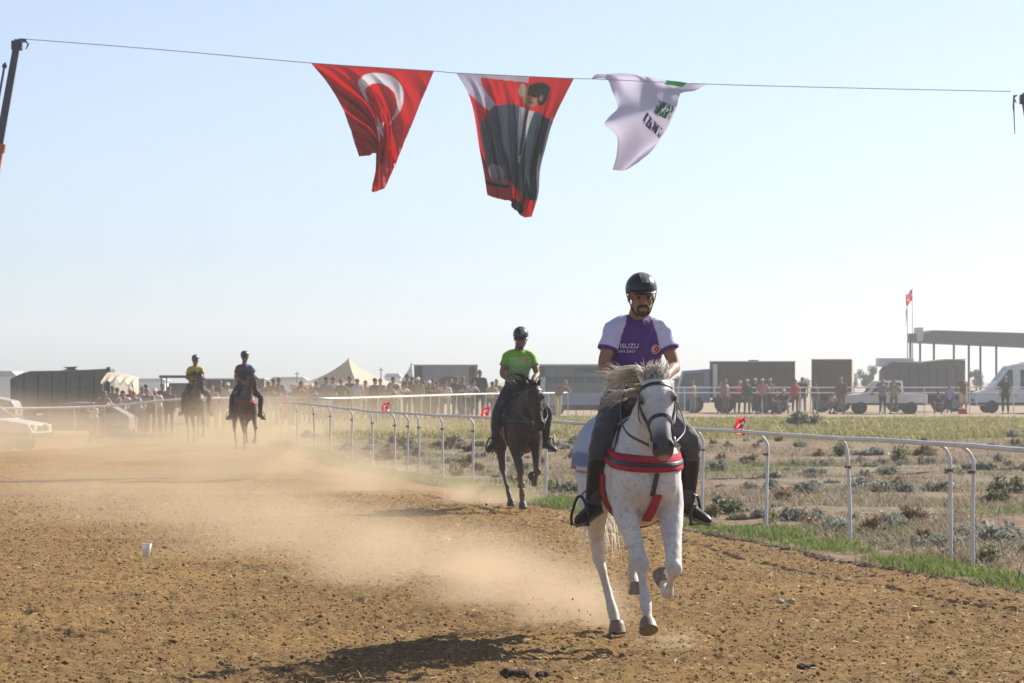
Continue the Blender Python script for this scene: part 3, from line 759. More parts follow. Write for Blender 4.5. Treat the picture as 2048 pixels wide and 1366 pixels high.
# ------------------------------------------------------------------ horses (local frame: x forward, y to the horse's left, z up)
M_COAT = {}
def coat(name, rough=.55):
    return mat('coat_' + name, attr=True, rough=rough, var=.09, vscale=40, var2=.10, v2scale=5, bump=.15, bscale=120, spec=.22)
GAIT_A = dict(   # right hind planted, right fore reaching, left fore folded, left hind swinging
    rf=[(.62, -.13, 1.02), (.64, -.145, .86), (.84, -.085, .53), (.97, -.082, .30), (1.03, -.082, .215)], rf_h=((1.07, -.084, .15), (.62, 0, -.78)),
    lf=[(.62, .13, 1.02), (.66, .145, .86), (.90, .115, .50), (.70, .12, .33), (.58, .12, .36)], lf_h=((.52, .12, .42), (-.75, 0, .55)),
    rh=[(-.46, -.12, 1.12), (-.20, -.19, .86), (-.36, -.13, .51), (-.17, -.075, .17), (-.12, -.062, .09)], rh_h=((-.085, -.058, .045), (.25, 0, -.97)),
    lh=[(-.48, .12, 1.12), (-.30, .19, .86), (-.68, .15, .66), (-.66, .16, .36), (-.60, .165, .32)], lh_h=((-.55, .17, .27), (.1, 0, -1.0)))
GAIT_B = dict(   # both right legs under, left fore lifted
    rf=[(.62, -.13, 1.02), (.62, -.15, .86), (.68, -.10, .50), (.64, -.08, .17), (.66, -.08, .09)], rf_h=((.69, -.08, .045), (.28, 0, -.96)),
    lf=[(.62, .13, 1.02), (.66, .15, .86), (.88, .15, .56), (.78, .16, .30), (.70, .16, .25)], lf_h=((.64, .16, .22), (-.8, 0, -.5)),
    rh=[(-.46, -.12, 1.12), (-.22, -.19, .86), (-.50, -.15, .53), (-.42, -.12, .17), (-.39, -.12, .09)], rh_h=((-.36, -.12, .045), (.25, 0, -.97)),
    lh=[(-.48, .12, 1.12), (-.28, .19, .86), (-.56, .15, .60), (-.46, .15, .30), (-.40, .15, .24)], lh_h=((-.36, .15, .19), (.2, 0, -.98)))
def horse(name, label, loc, rz, gait, neck, head, scheme, voxel=.012, scale=1.0, yawhead=0.0, tack=True, pad=None, collar=None, hair=1.0, wind=(-.6, -.9, .35), mane_col=(.78, .74, .66), detail=True):
    root = empty(name, loc, rz); root.scale = (scale,) * 3
    tag(root, label, 'horse', 'horses racing along the dirt track')
    b = B()
    secs = [(-.80, 1.13, .06, .09), (-.74, 1.15, .15, .18), (-.64, 1.17, .225, .25), (-.48, 1.18, .265, .285), (-.28, 1.165, .265, .285), (-.05, 1.13, .25, .295), (.18, 1.10, .255, .325),
            (.36, 1.10, .245, .355), (.52, 1.12, .22, .365), (.66, 1.12, .195, .30), (.77, 1.10, .15, .215), (.83, 1.09, .08, .12)]
    rings = []
    for x, z, hw, hh in catmull([list(s) for s in secs], 3):
        r = []
        for k in range(24):
            a = 2 * math.pi * k / 24; cw = math.cos(a); sw = math.sin(a)
            wf = 1.0 + (-.16 * max(0, sw) if x > .2 else -.05 * max(0, sw))
            r.append((x, cw * hw * wf, z + sw * hh))
        rings.append(r)
    quadstrip(b, rings)
    # breast muscles
    for s in (-1, 1): ball(b, (.70, s * .085, 1.06), .14, .115, .19, n=12); ball(b, (.60, s * .14, 1.08), .15, .085, .24, n=12)
    for s in (-1, 1): ball(b, (-.50, s * .13, 1.10), .25, .135, .29, n=12)
    # neck
    npts = neck
    nr = [(.135, .27), (.105, .215), (.085, .165), (.075, .125), (.07, .10)]
    tube(b, npts, nr, n=16, sub=4)
    # head
    h0 = V(head[0]); h1 = V(head[1]); ax = (h1 - h0); Lh = ax.length; ax.normalize()
    sd_ = V((0, 1, 0)); sd_ = Matrix.Rotation(yawhead, 3, 'Z') @ sd_; sd_ = (sd_ - ax * sd_.dot(ax)).normalized(); fr_ = sd_.cross(ax)   # face normal
    if fr_.x < 0: fr_ = -fr_
    def H(t, s=0.0, f=0.0): return h0 + ax * (t * Lh) + sd_ * s + fr_ * f
    hs = [(-.06, .050, .06, -.02), (.03, .090, .092, -.01), (.15, .108, .108, .0), (.27, .120, .120, -.008), (.38, .110, .118, -.012), (.52, .085, .096, -.004), (.68, .067, .076, .0), (.82, .066, .070, .0), (.92, .073, .066, -.002), (.99, .064, .054, -.01), (1.03, .036, .032, -.015)]
    rings = []
    for t, hw, hd, f in catmull([list(q) for q in hs], 3):
        rings.append([H(t, math.cos(2 * math.pi * k / 20) * hw * (1.0 if math.sin(2 * math.pi * k / 20) < 0 else .93), f + math.sin(2 * math.pi * k / 20) * hd) for k in range(20)])
    quadstrip(b, rings)
    for s in (-1, 1):
        ball(b, H(.33, s * .080, -.055), ax * .12, sd_ * .040, fr_ * .075, n=10)             # jowl
        ball(b, H(.262, s * .090, .066), ax * .038, sd_ * .026, fr_ * .030, n=8)             # brow
        ball(b, H(.915, s * .050, .034), ax * .040, sd_ * .022, fr_ * .030, n=8)             # nostril
        # ear
        e0 = H(.0, s * .066, .01); up = (-ax * .9 + sd_ * s * .22 + fr_ * .12).normalized()
        tube(b, [e0 - up * .02, e0 + up * .05, e0 + up * .10, e0 + up * .155], [(.022, .018), (.032, .017), (.025, .012), (.005, .004)], n=8, side=sd_ + fr_ * s * .4, sub=2)
    ball(b, H(.985, 0, -.045), ax * .035, sd_ * .038, fr_ * .025, n=8)                       # lower lip
    # legs
    FR = [(.115, .15), (.085, .098), (.052, .058), (.034, .038), (.038, .044)]; 
    def leg(pts, fore):
        p = [V(q) for q in pts]
        if fore:
            ch = [p[0], p[1], p[1].lerp(p[2], .5), p[2], p[2].lerp(p[3], .22), p[2].lerp(p[3], .65), p[3], p[4]]
            rr = [(.095, .16), (.086, .116), (.060, .075), (.050, .054), (.032, .035), (.025, .030), (.040, .042), (.030, .031)]
        else:
            ch = [p[0], p[1], p[1].lerp(p[2], .45), p[2], p[2].lerp(p[3], .25), p[2].lerp(p[3], .65), p[3], p[4]]
            rr = [(.14, .23), (.105, .155), (.058, .078), (.044, .062), (.031, .040), (.028, .032), (.037, .039), (.031, .032)]
        tube(b, ch, rr, n=12, sub=3)
        ball(b, p[2] + V((.012 if fore else -.02, 0, 0)), .056 if fore else .060, .060 if fore else .048, .066, n=8)
        ball(b, p[3] - V((.012, 0, .0)), .040, .037, .042, n=8)
    hoofs = []
    for k in ('rf', 'lf', 'rh', 'lh'):
        leg(gait[k], k[1] == 'f'); hp, hd = V(gait[k + '_h'][0]), V(gait[k + '_h'][1]).normalized()
        tube(b, [V(gait[k][4]), hp - hd * .01], [.032, .038], n=10); hoofs.append((hp, hd))
    if scheme['kind'] != 'white': pass
    me = remesh(b, voxel, 5, .5, 'body')
    a = verts_np(me); nn = normals_np(me)
    ns = np.array([mnoise.noise(V(p) * 7.0) * .6 + mnoise.noise(V(p) * 19.0) * .3 for p in a])
    a2 = a + nn * (ns * .008)[:, None]; set_verts(me, a2)
    # coat colours
    base = np.tile(np.array(scheme['base']), (len(a), 1))
    sp = np.array([mnoise.noise(V(p) * 26.0) for p in a]); lg = np.array([mnoise.noise(V(p) * 5.0 + V((3, 1, 7))) for p in a])
    if scheme['kind'] == 'white':
        g = np.clip(.5 + lg * .9, 0, 1)[:, None]; base = base * (1 - .14 * g) + np.array((.36, .36, .40)) * .14 * g
        base[sp > .36] *= .80; sp2 = np.array([mnoise.noise(V(p) * 62.0) for p in a]); base[sp2 > .42] *= .86
    else:
        g = np.clip(.5 + lg, 0, 1)[:, None]; base = base * (1 - .3 * g) + np.array(scheme['alt']) * .3 * g
    if scheme['kind'] == 'white':        # dust stains on knees and lower legs
        st = np.clip(lg * 1.6 + .35, 0, 1) * (1 - sstep(.35, .62, a[:, 2])); base = base * (1 - .55 * st[:, None]) + np.array((.46, .33, .20)) * .55 * st[:, None]
    low = (1 - sstep(.28, .75, a[:, 2])) * (.45 if scheme['kind'] == 'white' else 1); lc = np.array(scheme['legs']); base = base * (1 - low[:, None]) + lc * low[:, None]
    hv = np.array([(V(p) - h0).dot(ax) / Lh for p in a]); hf = np.array([(V(p) - h0).dot(fr_) for p in a]); hside = np.array([(V(p) - h0).dot(sd_) for p in a])
    dist = np.hypot(hside, hf)
    ish = (hv > .02) & (hv < 1.15) & (dist < .17) & (np.array([(V(p) - V(head[1])).length for p in a]) < Lh * 1.05)
    face = np.array(scheme['face']); muz = np.array(scheme['muzzle'])
    kf = sstep(.1, .45, hv)[:, None] * ish[:, None]; base = base * (1 - .75 * kf) + face * .75 * kf
    km = sstep(.56, .86, hv)[:, None] * ish[:, None]; base = base * (1 - km) + muz * km
    for s in (-1, 1):
        pn = np.array(H(.93, s * .056, .050)); dn = np.linalg.norm(a - pn, axis=1); kk = (1 - sstep(.016, .028, dn))[:, None]; base = base * (1 - kk) + np.array((.02, .015, .015)) * kk
    for s in (-1, 1):
        pn = np.array(H(.290, s * .108, .060)); dn = np.linalg.norm(a - pn, axis=1); kk = (.85 * (1 - sstep(.026, .050, dn)))[:, None]; base = base * (1 - kk) + np.array((.05, .045, .05)) * kk
    if scheme['kind'] == 'white':
        pn = np.array(H(1.0, 0, -.02)); dn = np.linalg.norm(a - pn, axis=1); kk = (1 - sstep(.025, .05, dn))[:, None]; base = base * (1 - kk) + np.array((.45, .30, .27)) * kk
    ins = np.array([(V(p) - h0).dot(ax) / Lh for p in a]) < -.02
    paint(me, np.clip(base, 0.004, .85))
    body = obj('body', me, coat(name + scheme['kind']), root)
    bv = bvh_of(me)
    # hooves
    M_HOOF = mat('hoof_' + scheme['kind'], scheme['hoof'], .55, var=.2, vscale=40)
    for hp, hd in hoofs:
        hb = B(); s0 = V((0, 1, 0)); tube(hb, [hp - hd * .055, hp - hd * .03, hp + hd * .028], [(.041, .043), (.050, .054), (.060, .066)], n=26, side=s0)
        tube(hb, [hp + hd * .024, hp + hd * .031], [(.058, .064), (.054, .060)], n=26, side=s0)
        hb2 = bobj('hoof', hb, M_HOOF, root, False)
    # eyes
    M_EYE = mat('horse_eye', (.012, .008, .006), .08, spec=.8)
    for s in (-1, 1):
        eb = B(); ball(eb, H(.288, s * .104, .056), ax * .026, sd_ * .018, fr_ * .020, n=12); bobj('eye', eb, M_EYE, root, True)
    # hair: mane, forelock, tail as tapered locks
    M_HAIR = mat('hair_' + scheme['kind'] + name, attr=True, rough=.4, trans=.6, spec=.4)
    def locks(nm, roots, dirs, lens, rad0, colr, droop=.3, curl=1.0, guides=None):
        co = []; q4 = []; cc = []; k = 0; sg = 9
        for n_, (r0, d, ln) in enumerate(zip(roots, dirs, lens)):
            d = V(d).normalized(); side = d.cross(V((0, 0, 1)))
            if side.length < .1: side = V((0, 1, 0))
            side.normalize(); up = side.cross(d)
            gq = random.Random(guides[n_]) if guides else random
            w1 = gq.uniform(-.30, .30) + random.uniform(-.05, .05); w2 = gq.uniform(-.15, .40) + random.uniform(-.06, .06); ph = gq.uniform(0, 6.28) + random.uniform(-.2, .2); fq = gq.uniform(4.0, 7.5)
            rr = rad0 * random.uniform(.5, 1.3); tint = random.uniform(.72, 1.06); rings = []
            for i in range(sg + 1):
                t = i / sg
                p = V(r0) + d * (ln * t) + side * (ln * w1 * t * t + .045 * curl * math.sin(t * fq + ph) * t) + up * (ln * w2 * t * t + .040 * curl * math.cos(t * fq + ph) * t) - V((0, 0, ln * droop * t * t))
                w_ = rr * (1 - t * .93) * (1 if t > 0 else .8)
                rings.append((p + side * w_, p - side * w_ * .6 + up * w_ * .55, p - side * w_ * .5 - up * w_ * .5))
            for rg in rings: co += list(rg)
            for i in range(sg):
                for j in range(3):
                    a0 = k + i * 3 + j; a1 = k + i * 3 + (j + 1) % 3; q4.append((a0, a1, a1 + 3, a0 + 3))
            k += 3 * (sg + 1); cc += [np.array(colr) * tint] * (3 * (sg + 1))
        me_ = tri_mesh(nm, [tuple(p) for p in co], q4); shade(me_); paint(me_, np.array(cc)); return obj(nm, me_, M_HAIR, root)
    crest = catmull([V(p) + V((-.02, 0, 0)) for p in npts], 10); nmane = int(300 * hair)
    R_, D_, L_, G_ = [], [], [], []; ng = 17
    gd = [V((random.gauss(0, .22), random.gauss(0, .12), random.gauss(0, .20))) for _ in range(ng + 1)]; gl = [random.uniform(.75, 1.2) for _ in range(ng + 1)]
    for i in range(nmane):
        t = .22 + .78 * random.random() ** .8; idx = t * (len(crest) - 1); i0 = int(min(idx, len(crest) - 2)); fr0 = idx - i0
        p = crest[i0] * (1 - fr0) + crest[i0 + 1] * fr0; gi = int(t * ng)
        tn = V(crest[i0 + 1] - crest[i0]).normalized(); outw = V((0, 1, 0)).cross(tn)
        if outw.z < 0: outw = -outw
        rad_ = np.interp(t, [0, .25, .5, .75, 1], [.27, .215, .165, .125, .10])
        R_.append(V(p) + outw * rad_ * .93 + V((0, random.uniform(-.025, .015), 0)))
        D_.append(outw * random.uniform(.05, .30) + V(wind) + gd[gi] + V((random.gauss(0, .045), random.gauss(0, .045), random.gauss(0, .05))))
        L_.append(random.uniform(.24, .34) * gl[gi]); G_.append(gi + 17)
    locks('mane', R_, D_, L_, .0105, mane_col, .32, 1.0, G_)
    R_, D_, L_, G_ = [], [], [], []
    for i in range(int(130 * hair)):
        gi = random.randrange(12); R_.append(H(random.uniform(-.06, .03), random.uniform(-.075, .075), random.uniform(.02, .09)))
        ga = random.Random(gi * 7 + 3); D_.append(-ax * (.35 + ga.random() * .5) + fr_ * ga.uniform(-.1, .4) + sd_ * (ga.uniform(-.9, .7) + random.gauss(0, .12)) + V((0, 0, .1))); L_.append(random.uniform(.07, .15)); G_.append(gi + 100)
    locks('forelock', R_, D_, L_, .0085, mane_col, .2, .5, G_)
    R_, D_, L_ = [], [], []
    for i in range(int(170 * hair)):
        R_.append(V((-.80 + random.uniform(-.02, .02), random.uniform(-.03, .03), 1.24 - random.random() * .10)))
        D_.append(V((random.uniform(-.55, -.15), random.gauss(-.02, .07) + scheme.get('tail_y', 0), -1.0))); L_.append(random.uniform(.40, .68))
    locks('tail', R_, D_, L_, .009, mane_col, .1, .6)
    # ---------------- tack
    M_LEA = mat('black_leather', (.018, .016, .016), .45, var=.2, vscale=30)
    M_STEEL = mat('bit_steel', (.55, .55, .56), .3, metal=.9)
    if tack:
        br = empty('bridle'); br.parent = root
        def ring_strap(t0, tilt, wd=.020, s0=0.0, s1=2 * math.pi, nm='strap', thick=.006, mt=None):
            rays, wv = [], []
            for a0 in np.linspace(s0, s1, 40):
                dirv = sd_ * math.cos(a0) + fr_ * math.sin(a0)
                cpt = H(t0 + tilt * math.sin(a0)); rays.append((cpt + dirv * .35, -dirv)); wv.append(ax * wd)
            bm_ = ribbon(bv, rays, wv, .003, thick, 2, .34)
            if len(bm_.verts): bobj(nm, bm_, mt or M_LEA, br, False)
        ring_strap(.115, .01, .022, -.35, math.pi + .35, 'browband')
        ring_strap(.60, -.05, .022, 0, 2 * math.pi, 'noseband')
        for s in (-1, 1):
            rays, wv = [], []
            for t in np.linspace(.08, .80, 26):
                dirv = (sd_ * s * 1.0 + fr_ * (.10 - .18 * t)).normalized(); rays.append((H(t) + dirv * .35, -dirv)); wv.append(fr_ * .018)
            bm_ = ribbon(bv, rays, wv, .003, .006, 2, .34)
            if len(bm_.verts): bobj('cheekpiece', bm_, M_LEA, br)
            rb = B(); cc_ = H(.83, s * .078, -.012)
            tube(rb, [cc_ + ax * (.032 * math.cos(q)) + fr_ * (.032 * math.sin(q)) for q in np.linspace(0, 6.283, 18)], [.0055] * 18, n=6, cap=False); bobj('bit_ring', rb, M_STEEL, br, True)
        if detail:
            # throat lash and dangling strap under the jaw
            ring_strap(.24, -.26, .016, math.pi * .95, 2 * math.pi + .15, 'throat_lash')
    return dict(root=root, bvh=bv, H=H, ax=ax, sd=sd_, fr=fr_, M_LEA=M_LEA, body=body)

def tack_up(h, collar_col, collar2=None, girth_col=None, pad_cols=None, hands=((.52, -.10, 1.66), (.50, .10, 1.68)), neckstrap=True):
    root, bv = h['root'], h['bvh']; M_LEA = h['M_LEA']
    M_COL = mat('collar_' + str(collar_col), collar_col, .85, var=.25, vscale=70, bump=.5, bscale=150)
    M_SAD = mat('saddle_leather', (.045, .024, .016), .5, var=.2, vscale=14)
    bc = empty('breast_collar'); bc.parent = root
    def chest(z0, sag, wd, off, nm, m, thick, a0=-1.95, a1=1.95, xc=.30):
        rays, wv = [], []
        for a in np.linspace(a0, a1, 60):
            d = V((math.cos(a), math.sin(a), 0)); z = z0 - sag * math.cos(a) ** 2 * (1 if abs(a) < 1.57 else 0)
            o = V((xc, 0, z)) + d * 1.0; rays.append((o, -d)); wv.append(V((0, 0, wd)))
        bm_ = ribbon(bv, rays, wv, off, thick, 4, 1.2)
        if len(bm_.verts): bobj(nm, bm_, m, bc, True)
    chest(1.24, .085, .104, .013, 'padded_band', M_COL, .011)
    chest(1.235, .085, .026, .026, 'leather_strap', M_LEA, .006)
    # centre strap down between the forelegs, red sleeve over its lower half
    def down(z0, z1, wd, off, nm, m, th):
        rays, wv = [], []
        for t in np.linspace(0, 1, 16):
            z = z0 + (z1 - z0) * t; o = V((1.6, .02 - .03 * t, z)); rays.append((o, V((-1, 0, 0)))); wv.append(V((0, wd, 0)))
        bm_ = ribbon(bv, rays, wv, off, th, 2, 1.4)
        if len(bm_.verts): bobj(nm, bm_, m, bc, True)
    down(1.10, .96, .030, .016, 'centre_strap', M_LEA, .006); down(.965, .80, .055, .024, 'centre_sleeve', M_COL, .014)
    for s in (-1, 1):       # straps up to the withers
        rays, wv = [], []
        for t in np.linspace(0, 1, 14):
            x = .60 - .18 * t; z = 1.20 + .24 * t; o = V((x, s * 1.0, z)); rays.append((o, V((0, -s, 0)))); wv.append(V((.020, 0, 0)))
        bm_ = ribbon(bv, rays, wv, .008, .006, 2, 1.0)
        if len(bm_.verts): bobj('wither_strap', bm_, M_LEA, bc)
    # girth
    rays, wv = [], []
    for a in np.linspace(math.pi * 1.02, math.pi * 1.98, 40):
        d = V((0, math.cos(a), math.sin(a))); o = V((.40 + .10 * math.sin(a), 0, 1.10)) + d * .9; rays.append((o, -d)); wv.append(V((.085, 0, 0)))
    bm_ = ribbon(bv, rays, wv, .010, .012, 3, .88); bobj('girth', bm_, mat('collar_' + str(girth_col), girth_col, .75) if girth_col else M_LEA, root, True)
    # saddle cloth
    if pad_cols:
        xs = np.linspace(-.60, .34, 26); an = np.linspace(.12 * math.pi, .88 * math.pi, 34); rows = []
        for x in xs:
            row = []; hang = .0 + (.16 if x > -.35 else .10)
            for a in np.linspace(-hang, math.pi + hang, 40):
                d = V((0, math.cos(a), math.sin(a))); hh = bv.ray_cast(V((x, 0, 1.12)) + d * .9, -d, .9)
                row.append(hh[0] + d * .014 if hh[0] else V((x, 0, 1.12)) + d * .3)
            rows.append(row)
        b = B(); quadstrip(b, rows, False, False); bmesh.ops.recalc_face_normals(b, faces=b.faces[:]); bmesh.ops.solidify(b, geom=b.faces[:], thickness=-.010)
        me = mesh('saddle_cloth', b); a = verts_np(me); col = np.tile(np.array(pad_cols[0]), (len(a), 1))
        z = a[:, 2]; yy = np.abs(a[:, 1])
        col[(z < 1.21) & (z > 1.11)] = pad_cols[1]; col[(z < 1.095) & (z > 1.075)] = pad_cols[2]; col[(z <= 1.11) & (z >= 1.095)] = pad_cols[3]; col[z < 1.075] = pad_cols[3]
        paint(me, col); obj('saddle_cloth', me, mat('printed_felt', attr=True, rough=.85, var=.08), root, True)
    # saddle
    sd = empty('saddle'); sd.parent = root
    b = B(); secs = [(-.20, 1.475, .10, .030), (-.16, 1.50, .16, .045), (-.05, 1.485, .15, .04), (.10, 1.47, .11, .04), (.24, 1.50, .08, .05), (.32, 1.545, .05, .05), (.36, 1.55, .02, .02)]
    tube(b, [(x, 0, z) for x, z, hw, hh in secs], [(hw, hh) for x, z, hw, hh in secs], n=14, sub=3); bobj('seat', b, M_SAD, sd, True)
    for s in (-1, 1):
        rows = []
        for z in np.linspace(1.46, .98, 12):
            row = []
            for k in range(8):
                x = .00 + .36 * k / 7 + (.05 * math.sin((1.46 - z) * 5)); hh = bv.ray_cast(V((x, s * 1.0, z)), V((0, -s, 0)), 1.0)
                yv_ = hh[0].y if hh[0] else s * .1
                row.append(V((x, s * max(abs(yv_) + .022, .16), z)))
            rows.append(row)
        b = B(); quadstrip(b, rows, False, False); bmesh.ops.recalc_face_normals(b, faces=b.faces[:]); bmesh.ops.solidify(b, geom=b.faces[:], thickness=.008); bobj('saddle_flap', b, M_SAD, sd, True)
    # reins
    H = h['H']
    for s, hd in zip((-1, 1), hands):
        a = H(.84, s * .082, -.02); b = B(); hd = V(hd)
        m1 = a.lerp(hd, .35) + V((0, s * .10, -.05)); m2 = a.lerp(hd, .7) + V((0, s * .09, -.03))
        tube(b, [a, m1, m2, hd], [(.004, .010)] * 4, n=6, sub=6, side=(0, 1, 0)); bobj('rein', b, M_LEA, root, True)
    return root

def stirrups(h, feet, strap_from=((.20, -.25, 1.36), (.20, .25, 1.36)), iron=(.03, .03, .032)):
    root = h['root']; M_IRON = mat('stirrup_iron', iron, .4, metal=.5)
    for f, sf in zip(feet, strap_from):
        ank, ball_, side = V(f[0]), V(f[1]), V(f[2])
        st = empty('stirrup'); st.parent = root; up = V((0, 0, 1)); top = ball_ + up * .135; w_ = side.normalized() * .068
        b = B(); tube(b, [ball_ - up * .025 - w_, ball_ + up * .03 - w_ * 1.05, top - w_ * .45, top + up * .02, top + w_ * .45, ball_ + up * .03 + w_ * 1.05, ball_ - up * .025 + w_], [.010] * 7, n=7, sub=4)
        bobj('iron', b, M_IRON, st, True)
        b = B(); cpt = ball_ - up * .03; tube(b, [cpt - w_, cpt + w_], [(.020, .006)] * 2, n=8, side=side.cross(up)); bobj('tread', b, M_IRON, st)
        b = B(); tube(b, [V(sf), V(sf).lerp(top + up * .02, .7) + V((0, -.07 if sf[1] > 0 else .07, 0)), top + up * .02], [(.014, .004)] * 3, n=6, sub=4, side=(1, 0, 0)); bobj('stirrup_leather', b, h['M_LEA'], st)
# ------------------------------------------------------------------ people (local frame: x forward, y to their left, z up)
M_SKIN = mat('skin_tan', (.34, .175, .105), .55, var=.10, vscale=18, spec=.35)
M_SKIN2 = mat('skin_brown', (.22, .115, .07), .55, var=.10, vscale=18, spec=.35)
M_HAIRB = mat('dark_hair', (.018, .014, .012), .7, bump=.4, bscale=90)
M_HAIRG = mat('grey_hair', (.42, .41, .40), .7, bump=.4, bscale=90)
M_BLKG = mat('helmet_shell', (.014, .014, .016), .32, spec=.5, var=.2, vscale=20)
M_STRAP = mat('strap_black', (.012, .012, .013), .6)
M_GREYST = mat('helmet_stripe', (.40, .41, .43), .35, metal=.2)
M_BOOT = mat('boot_leather', (.014, .011, .010), .42, spec=.3, var=.25, vscale=12)
M_SHOE = mat('shoe_black', (.022, .021, .022), .5); M_SOLE = mat('shoe_sole', (.16, .13, .11), .8)
def frame(f, up=(0, 0, 1)):
    f = V(f).normalized(); s = V(up).cross(f).normalized(); return f, f.cross(s), s      # forward, up, left
def add_hand(b, wr, d, palmn, s, fine):
    """palm and five fingers; d = pointing direction, palmn = palm normal, fingers curl towards palmn"""
    d = V(d).normalized(); pn = V(palmn); pn = (pn - d * pn.dot(d)).normalized(); sd = d.cross(pn).normalized() * s      # towards the thumb
    tube(b, [wr - d * .01, wr + d * .04, wr + d * .088], [(.024, .020), (.040, .017), (.040, .015)], n=10, side=sd)
    if not fine:
        tube(b, [wr + d * .08, wr + d * .12, wr + d * .135 + pn * .04], [(.036, .014), (.032, .013), (.022, .012)], n=8, side=sd, sub=2); ball(b, wr + d * .05 + sd * .045 + pn * .02, .017, .017, .017, n=6); return
    for k, ln in enumerate((.85, 1.0, .95, .75)):
        o = wr + d * .086 + sd * (.029 - .0195 * k); l1 = .040 * ln; l2 = .026 * ln
        p1 = o + d * l1 * .55 + pn * l1 * .85; p2 = p1 - d * l2 * .55 + pn * l2 * .75; p3 = p2 - d * .022 - pn * .004
        tube(b, [o - d * .012, o + d * .008 + pn * .006, p1, p2, p3], [.0095, .0098, .009, .0085, .006], n=8, sub=2)
    t0 = wr + d * .03 + sd * .034; t1 = t0 + sd * .018 + d * .032 + pn * .018; t2 = t1 + d * .022 + pn * .026 - sd * .012
    tube(b, [t0 - sd * .01, t0, t1, t2], [.014, .014, .011, .008], n=8, sub=2)
def person(J, look, name='person', parent=None, voxel=.0065, fine=True, skin=None, sleeve=.58, longsleeve=False, shirt=None, shirt_paint=None, trousers=None,
           boots=None, head='helmet', hair=None, loose=.012, barelegs=False, face=True, up=(0, 0, 1), wrinkle=.006, shoe=None, stripe=True):
    root = parent; skin = skin or M_SKIN
    f, u, s = frame(look, up); hc = V(J['head'])
    b = B()
    pel, ch, nk = V(J['pelvis']), V(J['chest']), V(J['neck'])
    sh = [V(q) for q in J['sh']]; el = [V(q) for q in J['el']]; wr = [V(q) for q in J['wr']]
    hp = [V(q) for q in J['hip']]; kn = [V(q) for q in J['kn']]; an = [V(q) for q in J['an']]; to = [V(q) for q in J['toe']]
    sidev = (sh[1] - sh[0]).normalized()
    waist = pel.lerp(ch, .45)
    def torso(bm, g, hem=0.0):
        tube(bm, [pel - (ch - pel).normalized() * (.06 + hem), pel, waist, ch, ch.lerp(nk, .40), ch.lerp(nk, .72), nk.lerp(ch, .10)] + ([nk + (nk - ch) * .10] if g == 0 else []),
             [(.155 + g, .110 + g), (.168 + g, .120 + g), (.145 + g * 1.4, .105 + g * 1.4), (.162 + g, .118 + g), (.148 + g * .8, .105 + g * .8), (.108 + g * .7, .085 + g * .7), (.068 + g * .5, .066 + g * .5)] + ([(.058, .056)] if g == 0 else []), n=18, side=sidev, sub=3)
        for k in (0, 1): tube(bm, [nk.lerp(ch, .30), sh[k].lerp(nk, .35) - V((0, 0, .005)), sh[k]], [.050 + g * .6, .052 + g * .6, .052 + g * .6], n=10, sub=2)
    torso(b, 0)
    # neck and head
    tube(b, [nk - (hc - nk) * .2, nk + (hc - nk) * .45, hc - u * .03 - f * .015], [.062, .056, .058], n=12)
    ball(b, hc + u * .035 - f * .008, f * .099, s * .078, u * .088, n=16)
    ball(b, hc - u * .042 + f * .022, f * .070, s * .064, u * .086, n=14)
    ball(b, hc - u * .112 + f * .056, f * .026, s * .030, u * .024, n=10)
    if face:
        tube(b, [hc + u * .028 + f * .082, hc + f * .101, hc - u * .024 + f * .112, hc - u * .034 + f * .094], [(.010, .008), (.012, .010), (.018, .013), (.012, .008)], n=10, side=s, sub=2)
        for k in (-1, 1):
            ball(b, hc + u * .030 + f * .080 + s * .033 * k, f * .014, s * .026, u * .010, n=8)
            ball(b, hc - u * .022 + f * .066 + s * .040 * k, f * .022, s * .024, u * .026, n=8)
            ball(b, hc - u * .005 - f * .005 + s * .080 * k, f * .020, s * .009, u * .032, n=8)
        ball(b, hc - u * .060 + f * .088, f * .010, s * .024, u * .007, n=8); ball(b, hc - u * .073 + f * .084, f * .011, s * .021, u * .008, n=8)
    for k in (0, 1):
        sg = -1 if k == 0 else 1
        tube(b, [sh[k].lerp(ch, .25), sh[k], sh[k].lerp(el[k], .4), el[k], el[k].lerp(wr[k], .3), wr[k]], [.050, .054, .048, .040, .041, .026], n=12, sub=3)
        hd = J.get('hand', (None, None))[k] or ((wr[k] - el[k]), V((0, 0, -1)))
        add_hand(b, wr[k], hd[0], hd[1], sg if fine else sg, fine)
        tube(b, [hp[k].lerp(pel, .3), hp[k], hp[k].lerp(kn[k], .5), kn[k], kn[k].lerp(an[k], .3), an[k]], [.085, .085, .070, .052, .052, .034], n=12, sub=3)
    body = obj('body', remesh(b, voxel, 3 if fine else 1, .5, 'body'), skin, root)
    out = dict(body=body, f=f, u=u, s=s, hc=hc)
    # eyes, brows
    if fine and face:
        for k in (-1, 1):
            eb = B(); ball(eb, hc + u * .008 + f * .082 + s * .033 * k, f * .010, s * .014, u * .0075, n=10); bobj('eye', eb, mat('eye_dark', (.03, .02, .018), .15), root, True)
            eb = B(); tube(eb, [hc + u * .026 + f * .090 + s * .014 * k, hc + u * .032 + f * .094 + s * .034 * k, hc + u * .024 + f * .080 + s * .056 * k], [(.004, .005), (.005, .006), (.003, .004)], n=6, sub=3); bobj('eyebrow', eb, M_HAIRB, root, True)
    # shirt
    b = B(); torso(b, loose, .05)
    send = 1.0 if longsleeve else sleeve
